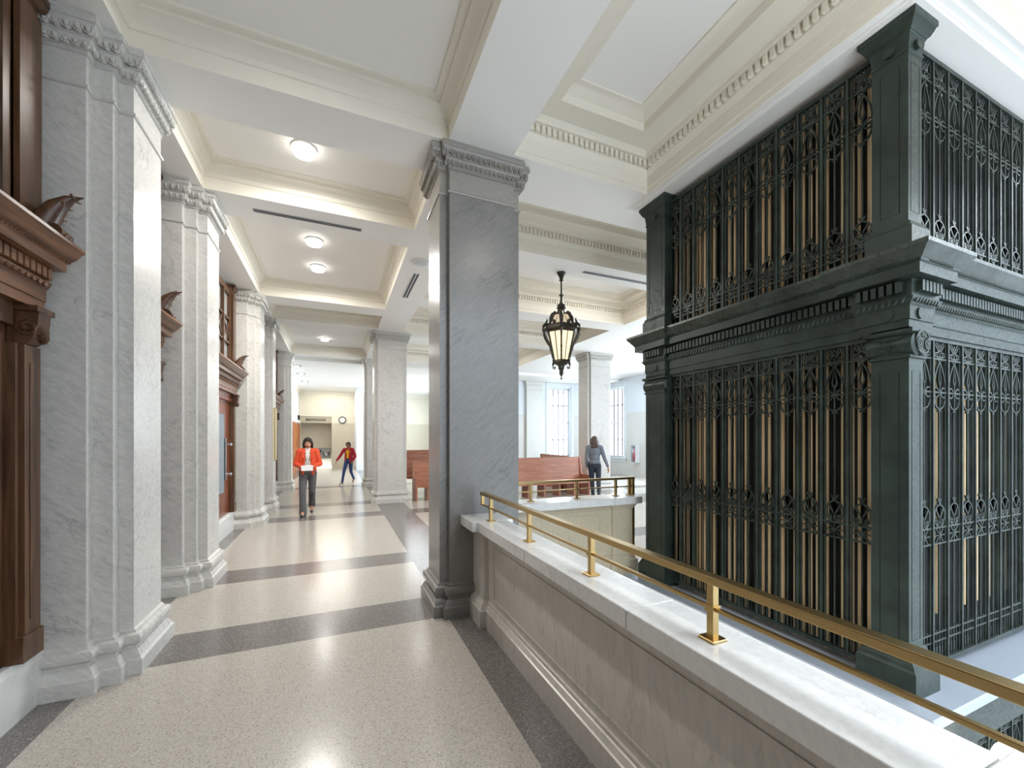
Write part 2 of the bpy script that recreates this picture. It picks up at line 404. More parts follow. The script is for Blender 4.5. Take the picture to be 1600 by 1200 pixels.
def eggs(m, path, closed, off, zc, rz, pitch=.046, rx=.015):
    path = offset_path(path, closed, off); n = len(path)
    for i in range(n if closed else n-1):
        a, b = Vector(path[i]), Vector(path[(i+1) % n]); d = b-a; l = d.length; d.normalize(); nr = Vector((d[1], -d[0]))
        if l < .03: continue
        k = max(1, int(round(l/pitch))); st = l/k
        for j in range(k):
            q = a+d*(st*(j+.5))
            T = Matrix(((d[0], nr[0], 0, q[0]), (d[1], nr[1], 0, q[1]), (0, 0, 1, zc), (0, 0, 0, 1)))
            m.ball((0, 0, 0), (rx, .016, rz*.9), 6, 4, 0, T)
            # the ring that cups each egg, open at the top
            pts = [((st*.46)*math.cos(t), rz*1.12*math.sin(t)) for t in [R(-205+23*q2) for q2 in range(11)]]
            m.stroke(pts, .006, .020, lambda aa, zz, dd, T=T: tuple(T @ Vector((aa, dd, zz))))
def order(root, path, closed, mat='marble', det=True, mcap='marble2'):
    b = MB(); b.sweep(path, BASE, closed); b.build('base', M[mat], root, smooth=28)
    s = MB(); s.sweep(path, [(0, .305), (0, 3.93)], closed); s.build('shaft', M[mat], root)
    c = MB(); c.sweep(path, NECK+CAPP[:], closed)
    if det: eggs(c, path, closed, .040, 4.198, .024); eggs(c, path, closed, .066, 4.276, .028, .052)
    c.build('capital', M[mcap], root, smooth=28)
PLAN = [(-1.80, 3.56), (-1.50, 3.56), (-1.50, 3.65), (-1.40, 3.65), (-1.40, 3.74), (-1.32, 3.74), (-1.32, 4.23), (-1.40, 4.23), (-1.40, 4.32), (-1.50, 4.32), (-1.50, 4.41), (-1.80, 4.41)]
plabels = ['tall grey veined marble pilaster, nearest one, its stepped flank beside the big wood doorcase',
           'grey marble pilaster just beyond the nearest one, second along the wooden door wall',
           'marble pilaster after the wide wooden doorway, third along the door wall',
           'slim looking marble pilaster beside the walking person in orange blazer, fourth along the door wall',
           'farthest marble pilaster of the door wall, beside the pale far hall']
for i, sh in enumerate((0, 1.82, 5.31, 7.0, 11.15)):
    t = thing('marble_pilaster', (-1.5, 3.9+sh, 0), plabels[i], 'pilaster', 'marble pilasters along the door wall')
    order(t, [(x, y+sh) for x, y in PLAN], False, 'marble', i < 4)
def col_plan(x0, x1, y0, y1):
    return [(x0, y0), (x0+.08, y0), (x0+.08, y0-.065), (x1-.08, y0-.065), (x1-.08, y0), (x1, y0), (x1, y1), (x1-.08, y1), (x1-.08, y1+.065), (x0+.08, y1+.065), (x0+.08, y1), (x0, y1)]
cl = ['big square grey marble column in the middle, where the brass rail ends',
      'square marble column beside the wooden pews, next one behind the big middle column',
      'far narrow looking marble column behind the person in the red jacket',
      'pale marble column behind the person in grey sweater, between the two windows']
for i, (x0, x1, y0, y1) in enumerate(((.89, 1.70, 3.80, 4.28), (.89, 1.70, 10.98, 11.46), (.89, 1.70, 14.95, 15.4), (7.33, 8.20, 11.02, 11.55))):
    t = thing('marble_column', ((x0+x1)/2, (y0+y1)/2, 0), cl[i], 'column', 'square marble columns')
    order(t, col_plan(x0, x1, y0, y1), True, 'marble_col' if i == 0 else 'marble', i != 2, 'marble_colcap' if i == 0 else 'marble2')

# ------------------------------------------------------------------ walls
def wall(name, a, b, z0, z1, mat, thick=.12):
    """upright slab from a to b (plan points), thickness to the left of travel"""
    m = MB(); d = Vector((b[0]-a[0], b[1]-a[1])).normalized(); n = Vector((-d[1], d[0]))*thick
    p = [(a[0], a[1]), (b[0], b[1]), (b[0]+n[0], b[1]+n[1]), (a[0]+n[0], a[1]+n[1])]
    m.loft([[(x, y, z) for x, y in p] for z in (z0, z1)], True, True, 0, capstart=True)
    return struct(m, name, mat)
def wall_hole(name, axis, pos, lo, hi, zt, holes, mlow, mup, zw, thick=.3):
    """wall in the plane axis=pos spanning lo..hi, with rectangular openings (a0,a1,z0,z1); marble below zw, paint above"""
    m = MB(); aa = sorted(set([lo, hi]+[h[0] for h in holes]+[h[1] for h in holes])); zz = sorted(set([0, zw, zt]+[h[2] for h in holes]+[h[3] for h in holes]))
    for i in range(len(aa)-1):
        for j in range(len(zz)-1):
            ca, cz = (aa[i]+aa[i+1])/2, (zz[j]+zz[j+1])/2
            if any(h[0] < ca < h[1] and h[2] < cz < h[3] for h in holes): continue
            mi = 0 if cz < zw else 1
            if axis == 'X': m.box(pos, pos+thick, aa[i], aa[i+1], zz[j], zz[j+1], mi)
            else: m.box(aa[i], aa[i+1], pos, pos+thick, zz[j], zz[j+1], mi)
    return struct(m, name, [mlow, mup])
# door wall behind the doorcases, and its marble foot
wall('wall_left', (-1.80, -2.0), (-1.80, 15.5), 0, SOF, M['marble'])
for i, (a, b) in enumerate(((-2, 3.56), (4.41, 5.38), (6.23, 8.87), (9.72, 10.56), (11.41, 14.71))):
    m = MB(); m.sweep([(-1.80, a), (-1.70, a), (-1.70, b), (-1.80, b)], [(0, 0), (0, .30), (-.012, .32), (-.012, .345), (-.05, .35)], False, True)
    struct(m, 'baseboard_left', M['marble_wall'])
# far hall
wall_hole('wall_north', 'Y', 25.0, -3.0, 6.3, 4.3, [(-1.78, -.22, 0, 2.86)], M['marble_beige'], M['creamwall'], 2.50, .2)
a = MB(); a.box(-1.9, -.1, 25.9, 26.0, 0, 3.0); a.box(-1.88, -1.78, 25.2, 25.9, 0, 3.0); a.box(-.22, -.12, 25.2, 25.9, 0, 3.0); a.box(-1.9, -.1, 25.2, 26, 2.861, 2.96)
struct(a, 'wall_alcove', M['marble_beige'])
lint = MB(); lint.box(-1.779, -.221, 25.03, 25.2, 2.50, 2.859)
struct(lint, 'trim_20', newmat('taupe_lintel_paint', lin(176, 168, 150), .6))
wall('blocker_wall_south', (1.25, -2.0), (-2.0, -2.0), -4.6, SOF, M['palewall'])  # added out of view to hold back light from behind the camera
wall('blocker_wall_atrium', (9.0, -5.0), (1.3, -5.0), -4.6, 5.4, M['palewall'])  # unseen wall added to cut light on the camera-facing sides
wall('blocker_wall_atrium_east', (9.0, 4.0), (9.0, -5.0), -4.6, 4.6, M['palewall'])  # also added unseen, shielding the well from sideways sky light
wall('wall_hall_west', (-1.84, 15.5), (-1.84, 25.0), 0, 4.3, M['palewall'])
wall_hole('wall_hall_east', 'X', 5.7, 17.0, 25.0, 4.3, [(18.8, 22.2, .8, 4.0)], M['marble_wall'], M['palewall'], 2.50, .2)
wall_hole('wall_window_north', 'Y', 17.0, 5.7, 12.3, 4.3, [(9.14, 10.36, .78, 4.06)], M['marble_wall'], M['palewall'], 2.74)
wall_hole('wall_right', 'X', 12.0, 4.0, 17.0, SOF, [(15.10, 16.42, .78, 4.06), (10.7, 12.3, .78, 4.06), (6.2, 7.8, .78, 4.06)], M['marble_wall'], M['palewall'], 2.80)
pp = MB(); pp.box(.97, 1.62, 22.5, 25, 0, 4.3); struct(pp, 'wall_pier', M['palewall'])

def window(name, axis, pos, a0, a1, z0, z1, cols=4, rows=4, cas=.14):
    root = sempty(name, (pos, a0, z0) if axis == 'X' else (a0, pos, z0))
    def bx(m, u0, u1, v0, v1, d0, d1):      # u along wall, v up, d depth from wall face (negative = into the room)
        if axis == 'X': m.box(pos+d0, pos+d1, u0, u1, v0, v1)
        else: m.box(u0, u1, pos+d0, pos+d1, v0, v1)
    c = MB(); bx(c, a0-cas, a0, z0-.1, z1+cas, -.03, .01); bx(c, a1, a1+cas, z0-.1, z1+cas, -.03, .01); bx(c, a0, a1, z1, z1+cas, -.03, .01); bx(c, a0-cas-.03, a1+cas+.03, z1+cas, z1+cas+.05, -.07, .01)
    bx(c, a0, a0+.05, z0, z1, .0, .29); bx(c, a1-.05, a1, z0, z1, .0, .29); bx(c, a0, a1, z1-.05, z1, .0, .29)
    c.build('window_casing', M['frame_w'], root)
    s = MB(); bx(s, a0-cas-.04, a1+cas+.04, z0-.06, z0, -.09, .29); bx(s, a0-cas, a1+cas, z0-.2, z0-.06, -.025, .0); s.build('window_sill', M['frame_w'], root)
    A0, A1, Z0, Z1 = a0+.05, a1-.05, z0, z1-.05
    f = MB(); zm = (Z0+Z1)/2
    for (p, q, r_, t) in ((A0, A0+.05, Z0, Z1), (A1-.05, A1, Z0, Z1), (A0, A1, Z0, Z0+.07), (A0, A1, Z1-.06, Z1), (A0, A1, zm-.03, zm+.03)): bx(f, p, q, r_, t, .14, .20)
    f.build('window_sash', M['frame_w'], root)
    g = MB()
    for i in range(1, cols): u = A0+(A1-A0)*i/cols; bx(g, u-.018, u+.018, Z0, Z1, .145, .190)
    for j in range(1, rows):
        if j*2 == rows: continue
        v = Z0+(Z1-Z0)*j/rows; bx(g, A0, A1, v-.018, v+.018, .147, .188)
    g.build('muntins', M['muntin'], root)
    p = MB(); bx(p, A0, A1, Z0, Z1, .168, .172); p.build('pane', M['glass'], root)
window('window_1', 'Y', 17.0, 9.14, 10.36, .78, 4.06)
window('window_2', 'X', 12.0, 15.10, 16.42, .78, 4.06)
window('window_3', 'X', 12.0, 10.7, 12.3, .78, 4.06)
window('window_4', 'X', 12.0, 6.2, 7.8, .78, 4.06)
window('window_5', 'X', 5.7, 18.8, 22.2, .8, 4.0, 8)
t = thing('wall_pilaster', (8.45, 16.95, 0), 'flat pale marble pilaster against the wall beside the window, above the pews', 'pilaster')
m = MB(); m.sweep([(7.95, 17.0), (7.95, 16.86), (8.75, 16.86), (8.75, 17.0)], BASE, False); m.build('base', M['marble_wall'], t, smooth=28)
m = MB(); m.sweep([(7.95, 17.0), (7.95, 16.86), (8.75, 16.86), (8.75, 17.0)], [(0, .305), (0, 3.6)], False); m.build('shaft', M['marble_wall'], t)
m = MB(); m.sweep([(7.95, 17.0), (7.95, 16.86), (8.75, 16.86), (8.75, 17.0)], [(o, z-.08) for o, z in [(0, 3.68)]+NECK+CAPP]+[(.08, 4.3)], False); m.build('capital', M['marble_wall'], t, smooth=28)
# cornice round the far hall
m = MB(); pth = [(-1.84, 15.5), (-1.84, 25.0), (5.7, 25.0), (5.7, 17.0)]
m.sweep(pth, [(0, 4.08), (.02, 4.09), (.03, 4.13), (.08, 4.19), (.09, 4.22), (.12, 4.24), (.12, 4.26)], False)
struct(m, 'trim_21', M['cream'], smooth=28)
m = MB(); m.box(-1.82, -1.80, 15.6, 25, 2.50, 2.56); m.box(-1.82, -1.795, 15.6, 25, 2.46, 2.48); struct(m, 'trim_22', M['white'])

# ------------------------------------------------------------------ wooden doorcases
def scroll_pts(r0, turns=1.6, n=26, c=(0, 0), start=90, sgn=1):
    return [(c[0]+r0*(1-.8*i/n)*math.cos(R(start+sgn*360*turns*i/n)), c[1]+r0*(1-.8*i/n)*math.sin(R(start+sgn*360*turns*i/n))) for i in range(n+1)]
ENT = [(0, 2.43), (0, 2.485), (.008, 2.49), (.008, 2.56), (.014, 2.565), (.03, 2.59), (.034, 2.60), (.034, 2.605), (.02, 2.608), (.02, 2.68), (.10, 2.685), (.10, 2.735), (.108, 2.74), (.115, 2.75),
       (.13, 2.755), (.155, 2.775), (.17, 2.80), (.19, 2.812), (.19, 2.83), (0, 2.85)]
def doorcase(name, y0, y1, leaf='panel', ends=(True, True)):
    root = sempty(name, (XW, (y0+y1)/2, .35)); XF = -1.65
    for e, (a, b) in enumerate(((y0, y0+.17), (y1-.17, y1))):
        if not ends[e]: continue
        m = MB(); m.box(XW, -1.69, a, b, .352, 2.2); m.box(-1.69, -1.667, a+.03, b, .352, 2.2); m.box(XW-.002, -1.655, a-.006, b+.006, .349, .50); m.box(-1.667, -1.662, a+.07, b-.07, .58, 2.1)
        m.build('jamb', M['wood'], root, bevel=.004)
        cy = (a+b)/2     # console scroll
        c = MB(); pr = [(XW+(x-XW)*.74, z) for x, z in [(XW, 2.43), (-1.55, 2.43), (-1.545, 2.40), (-1.555, 2.385), (-1.56, 2.33), (-1.578, 2.27), (-1.60, 2.225), (-1.63, 2.205), (-1.66, 2.20), (XW, 2.20)]]
        c.loft([[(x, yy, z) for x, z in pr] for yy in (a+.03, b-.03)], True, True, 0, capstart=True)
        c.box(XW-.003, -1.60, a+.004, b-.004, 2.395, 2.427)
        for yy in (a+.026, b-.026):
            c.stroke([(x-1.655, z+2.30) for x, z in scroll_pts(.05)], .013, .016, lambda p, q, d, yy=yy: (p, yy+d, q))
        for k in range(3): c.ball((-1.635+.004*k, cy+(k-1)*.025, 2.30-.02*k), (.03, .02, .045), 8, 5)
        c.build('console_bracket', M['wood_dark'], root, smooth=35)
    m = MB(); m.sweep([(XF, y0), (XF, y1)], ENT, False)
    for yy in (y0, y1): m.add([(XW, yy, 2.43)]+[(XF+o, yy, z) for o, z in ENT]+[(XW, yy, 2.85)], [tuple(range(len(ENT)+2))])
    m.quad((XW, y0, 2.43), (XW, y1, 2.43), (XF, y1, 2.43), (XF, y0, 2.43)); m.quad((XW, y0, 2.85), (XW, y1, 2.85), (XF, y1, 2.85), (XF, y0, 2.85))
    n = int((y1-y0)/.052)
    for k in range(n):
        yy = y0+.06+k*(y1-y0-.12)/(n-1); m.box(XF+.02, XF+.055, yy-.018, yy+.018, 2.613, 2.675)
        m.ball((XF+.03, yy, 2.585), (.014, .020, .018), 6, 4)
    n = int((y1-y0)/.028)
    for k in range(n):
        yy = y0+.0+k*(y1-y0)/(n-1); m.ball((XF+.113, yy, 2.747), .009, 5, 4)
    m.build('entablature', M['woody'], root, smooth=30)
    for e, (yc, sg) in enumerate(((y0+.03, 1), (y1-.03, -1))):
        if not ends[e]: continue
        m = MB(); rings = []
        horn = [(-1.68, 2.84, .075), (-1.645, 2.93, .080), (-1.61, 3.01, .068), (-1.57, 3.08, .052), (-1.515, 3.135, .030), (-1.45, 3.155, .004)]
        for x, z, r_ in horn: rings.append([(x+r_*.75*math.cos(q*math.pi/5), yc+sg*.01+r_*1.0*math.sin(q*math.pi/5), z-r_*.35*math.cos(q*math.pi/5)) for q in range(10)])
        m.loft(rings, True, True, 0, capstart=True)
        for k, (x, z, r_) in enumerate(horn[1:5]):
            m.tube([(x+r_*.7, yc+q, z-.01+abs(q)*.4) for q in (-.05, -.02, .02, .05)], .008)
        m.cyl((-1.575, yc-.055, 2.91), (-1.575, yc+.055, 2.91), .045, seg=14)
        for yy in (yc-.057, yc+.057): m.stroke([(x-1.575, z+2.91) for x, z in scroll_pts(.043)], .010, .012, lambda p, q, d, yy=yy: (p, yy+d, q))
        for k in range(4): m.ball((-1.53, yc-.03+.02*k, 2.885+.012*(k % 2)), .016, 6, 4)
        m.box(-1.70, -1.53, yc-.06, yc+.06, 2.835, 2.87)
        m.build('acroterion', M['wood_dark'], root, smooth=50)
        a, b = ((y0, y0+.17), (y1-.17, y1))[e]
        m = MB(); m.box(XW, -1.69, a-.1 if e else a, b+.02, 2.85, 4.34); m.box(-1.69, -1.662, a-.02, b, 2.85, 4.2); m.sweep([(XW, a), (-1.67, a), (-1.67, b), (XW, b)], [(0, 2.85), (.05, 2.855), (.05, 2.93), (.02, 2.96), (0, 2.97)], False)
        m.sweep([(XW, a), (-1.68, a), (-1.68, b), (XW, b)], [(0, 4.16), (.010, 4.165), (0, 4.175), (0, 4.26), (.02, 4.27), (.04, 4.31), (.05, 4.315), (.05, 4.345), (0, 4.35)], False)
        m.build('upper_pilaster', M['wood'], root, smooth=30)
    # door leaf with raised mouldings
    ya, yb = y0+.17, y1-.17
    m = MB(); m.box(XW, -1.735, ya, yb, .352, 2.43)
    m.box(XW-.002, -1.70, ya-.003, yb+.003, 2.30, 2.428)
    np_ = max(1, int(round((yb-ya)/.8))); wpan = (yb-ya)/np_
    if leaf == 'panel':
        for k in range(np_):
            p0, p1 = ya+k*wpan+.14, ya+(k+1)*wpan-.14
            for (z0, z1) in ((.55, 2.18),):
                for q in range(3):
                    o = q*.022; d = (.028, .018, .008)[q]
                    m.stroke([(p0+o, z0+o), (p1-o, z0+o), (p1-o, z1-o), (p0+o, z1-o), (p0+o, z0+o)], .020, d*2, lambda a_, z_, dd: (-1.735+dd, a_, z_))
        m.build('door_leaf', M['wood_dark'], root, bevel=.003)
    else:
        m.build('door_leaf', wood('red_brown_door_wood', lin(92, 44, 26), lin(140, 78, 50), .3), root)
        g = MB(); g.box(-1.735, -1.715, yb-1.15, yb-.42, .75, 2.05); g.build('door_glass', M['blueglass'], root)
        h = MB()
        for z in (1.55, 1.05): h.cyl((-1.72, yb-.36, z), (-1.64, yb-.36, z), .018, seg=10); h.ball((-1.63, yb-.36, z), (.02, .035, .03), 8, 6)
        h.box(-1.735, -1.70, yb-.38, yb-.33, .95, 1.65); h.build('door_handle', M['chrome'], root, smooth=40)
    # transom above the entablature
    m = MB(); m.box(XW, -1.70, y0+.17, y1-.17, 4.14, 4.25); m.box(XW, -1.70, y0+.17, y1-.17, 2.84, 2.92)
    nt = max(1, int(round((y1-y0)/.6)))
    for k in range(nt+1):
        yy = y0+.19+(y1-y0-.38)*k/nt; m.box(XW, -1.69, yy-.02, yy+.02, 2.9, 4.16)
    for z in (3.3, 3.72): m.box(XW, -1.70, y0+.17, y1-.17, z-.015, z+.015)
    for k in range(nt):
        ya_, yb_ = y0+.19+(y1-y0-.38)*k/nt, y0+.19+(y1-y0-.38)*(k+1)/nt
        m.stroke([(ya_, 3.3), ((ya_+yb_)/2, 3.51), (yb_, 3.72)], .02, .02, lambda p, q, d: (-1.715+d, p, q)); m.stroke([(ya_, 3.72), (yb_, 3.3)], .02, .02, lambda p, q, d: (-1.715+d, p, q))
    m.build('transom_frame', M['wood'], root)
    g = MB(); g.box(XW+.01, XW+.02, y0+.17, y1-.17, 2.9, 4.16); g.build('transom_glass', M['frost'], root)
    if leaf == 'panel' or True:
        cb = MB(); cb.box(-1.80, -1.758, y0, y1, .352, 4.25); cb.build('door_backing', M['wood_dark'], root)
doorcase('door_1', -1.9, 3.46, 'panel', (False, True))
doorcase('door_2', 4.50, 5.26, 'panel')
doorcase('door_3', 6.34, 8.78, 'glass')
doorcase('door_4', 9.80, 10.50, 'panel')
doorcase('door_5', 11.5, 14.6, 'panel')
for k, (a, b) in enumerate(((19.7, 20.35), (21.3, 21.95), (22.35, 22.85), (23.55, 24.2), (24.35, 24.9))):
    r_ = sempty('door_%d' % (6+k), (-1.8, (a+b)/2, 0))
    m = MB(); m.box(-1.84, -1.79, a, b, .0, 2.42); m.box(-1.79, -1.775, a+.1, b-.1, .2, 1.0); m.box(-1.79, -1.775, a+.1, b-.1, 1.15, 2.25); m.build('door_leaf', M['wood_door'], r_)
    h = MB(); h.cyl((-1.79, b-.06, 1.05), (-1.74, b-.06, 1.05), .015); h.ball((-1.73, b-.06, 1.05), .025, 8, 6); h.build('door_handle', M['steel'], r_)

# ------------------------------------------------------------------ parapets
PARP = [(.045, 0), (.045, .15), (.035, .155), (.02, .185), (.012, .19), (.012, .21), (0, .215), (0, .775), (.012, .78), (.018, .80), (.04, .825), (.045, .845)]
def frame_on(m, F, a0, a1, z0, z1, wd=.012, dp=.012):
    m.stroke([(a0, z0), (a1, z0), (a1, z1), (a0, z1), (a0, z0)], wd, dp, F)
par = thing('marble_parapet', (1.25, 1.0, 0), 'long low grey marble parapet in front, with white top and brass rail', 'parapet')
m = MB(); m.sweep([(1.24, -2), (1.27, -2), (1.27, 3.44), (1.24, 3.44)], PARP, True, False)
Fl = lambda a, z, d: (1.24+d, a, z)
for a0, a1 in ((-1.9, .36), (.62, 3.28)): frame_on(m, Fl, a0, a1, .27, .72)
m.sweep([(1.24, -.0-2), (1.27, -2), (1.27, .42), (1.24, .42)], [(.03, .0), (.03, .78)], True, False)
m.build('parapet_wall', M['marble_par'], par, smooth=20)
for a0, a1 in ((-2, .418), (.422, 1.398), (1.402, 2.418), (2.422, 3.43)):
    c = MB(); x0, x1 = (1.12, 1.39) if a0 > 0 else (1.08, 1.45)
    c.box(x0, x1, a0, a1, .845, .93); c.build('cap_stone', M['marble_cap'], par, bevel=.005)
m = MB(); m.sweep([(1.20, 3.43), (1.34, 3.43), (1.34, 3.735), (1.20, 3.735)], [(.055, 0), (.055, .15), (.045, .155), (.03, .185), (0, .215), (0, .78), (.018, .80), (.04, .825), (.045, .845)], True, True)
m.build('end_pedestal', M['marble_par'], par, smooth=20)
c = MB(); c.box(1.07, 1.45, 3.36, 3.735, .845, .932); c.build('cap_stone', M['marble_cap'], par, bevel=.005)

PF = 4.22    # far parapet centre line
fp = thing('marble_parapet', (2.5, PF, 0), 'warm lit marble parapet across the well, seen below the far brass rail', 'parapet')
m = MB(); m.sweep([(1.66, PF-.05), (3.42, PF-.05), (3.42, PF+.05), (1.66, PF+.05)], [(.045, -.45), (.045, .15)]+PARP[2:], True, False)
frame_on(m, lambda a, z, d: (a, PF-.05+d, z), 2.0, 2.95, .27, .72)
m.sweep([(3.12, PF-.07), (3.42, PF-.07), (3.42, PF+.07), (3.12, PF+.07)], [(.05, -.45), (.05, .15)]+PARP[2:], True, False)
m.build('parapet_wall', M['marble_warmlit'], fp, smooth=20)
for a0, a1 in ((1.66, 3.078), (3.082, 3.50)):
    c = MB(); c.box(a0, a1, PF-.17, PF+.17, .845, .93); c.build('cap_stone', M['marble_cap'], fp, bevel=.005)

def railing(name, label, pts, posts, end=None):
    """pts = two plan points; rail above the parapet cap"""
    a, b = Vector(pts[0]+(0,)), Vector(pts[1]+(0,)); d = (b-a).normalized(); n = Vector((-d[1], d[0], 0))
    t = thing(name, ((a+b)/2)[:2]+(.93,), label, 'railing')
    def bar(m, p, q, hw, z0, z1):
        c = [p+n*hw, p-n*hw, q-n*hw, q+n*hw]; m.loft([[(v[0], v[1], z) for v in c] for z in (z0, z1)], True, True, 0, capstart=True)
    m = MB(); bar(m, a, b, .024, 1.132, 1.160); m.build('top_rail', M['brass'], t, bevel=.003)
    m = MB(); bar(m, a, b, .009, 1.036, 1.050); m.build('lower_rail', M['brass'], t, bevel=.002)
    for s_ in posts:
        p = a+d*s_; m = MB(); bar(m, p-d*.014, p+d*.014, .014, .932, 1.132); bar(m, p-d*.019, p+d*.019, .019, 1.03, 1.056)
        o = m.build('post', M['brass'], t, bevel=.0015)
        f = MB(); bar(f, p-d*.034, p+d*.034, .034, .930, .940)
        ft = f.build('post_foot', M['brass'], None); ft.parent = o; ft.location = (0, 0, 0); 
        bv = ft.modifiers.new('edge', 'BEVEL'); bv.width = .002
    if end: end(t)
    return t
def end1(t):
    m = MB(); m.box(1.225, 1.253, 3.565, 3.59, 1.036, 1.134); m.build('end_bar', M['brass'], t)
railing('brass_railing', 'satin brass handrail running along the near parapet towards the middle column', ((1.24, -1.8), (1.24, 3.59)), [.55, 1.33, 2.11, 2.87, 3.63, 4.39, 5.16], end1)
def end2(t):
    m = MB(); m.box(3.47, 3.50, PF-.02, PF+.02, .02, 1.132); m.box(3.40, 3.425, PF-.4, PF-.375, .02, .02001); m.build('end_post', M['brass'], t, bevel=.002)
railing('brass_railing', 'distant brass railing on the far parapet, ending beside the green bronze enclosure', ((1.72, PF), (3.50, PF)), [.32, .93, 1.50, 1.71], end2)

# ------------------------------------------------------------------ bronze grille enclosure
EX, EY = 3.33, 1.40
enc = thing('grille_enclosure', (4.7, 2.6, 0), 'huge dark green bronze grille enclosure with cornice, standing in the well behind the brass rail', 'grille enclosure')
OUT = [(3.33, 1.40), (3.62, 1.40), (3.62, 1.435), (5.94, 1.435), (5.94, 1.40), (6.2, 1.40), (6.2, 3.80), (3.33, 3.80), (3.33, 3.50), (3.365, 3.50), (3.365, 1.68), (3.33, 1.68)]
def entab():
    m = MB()
    m.sweep(OUT, [(-.04, 2.345), (0, 2.345), (0, 2.405), (.008, 2.41), (.008, 2.50), (.014, 2.505), (.022, 2.52), (.034, 2.535), (.036, 2.545), (.024, 2.548), (.024, 2.655), (.088, 2.66), (.088, 2.725), (.096, 2.73), (.10, 2.745)], True, False, 0)
    m.sweep(OUT, [(.10, 2.745), (.108, 2.75), (.125, 2.775), (.145, 2.80), (.155, 2.812), (.155, 2.835), (.06, 2.845), (-.2, 2.87)], True, False, 1)
    dentils(m, OUT, .024, 2.575, 2.642, .028, .043, .034)
    n = len(OUT)
    for i in (0, 1, 2, 8, 9, 10, 11):
        a, b = Vector(OUT[i]), Vector(OUT[(i+1) % n]); d = b-a; l = d.length; d.normalize(); nr = Vector((d[1], -d[0])); k = max(1, int(l/.034))
        for j in range(k):
            q = a+d*((j+.5)*l/k)+nr*.03; T = Matrix(((d[0], nr[0], 0, q[0]), (d[1], nr[1], 0, q[1]), (0, 0, 1, 2.526), (0, 0, 0, 1)))
            T = T @ Matrix.Rotation(R(25), 4, 'Y'); m.ball((0, 0, 0), (.009, .010, .024), 6, 4, 0, T)
        k = int(l/.02)
        for j in range(k):
            q = a+d*((j+.5)*l/k)+nr*.10; m.ball((q[0], q[1], 2.738), .0065, 5, 3)
    return m.build('entablature', [M['bronze'], M['bronze_top']], enc, smooth=28)
ento = entab()
for (cx, cy, ax) in ((3.44, 1.392, 'Y'), (3.322, 1.51, 'X'), (3.322, 3.64, 'X')):
    m = MB()
    if ax == 'Y': m.cyl((cx, cy+.02, 2.452), (cx, cy-.010, 2.452), .036, seg=20)
    else: m.cyl((cx+.02, cy, 2.452), (cx-.010, cy, 2.452), .036, seg=20)
    m.build('roundel', M['bronze'], enc, smooth=40)
def engraved(m, axis, pos, a0, a1, z0, z1, wd=.006):
    """thin dark sunk line framing a panel"""
    F = (lambda a, z, d: (pos+d, a, z)) if axis == 'X' else (lambda a, z, d: (a, pos+d, z))
    m.stroke([(a0, z0), (a1, z0), (a1, z1), (a0, z1), (a0, z0)], wd, .002, F)
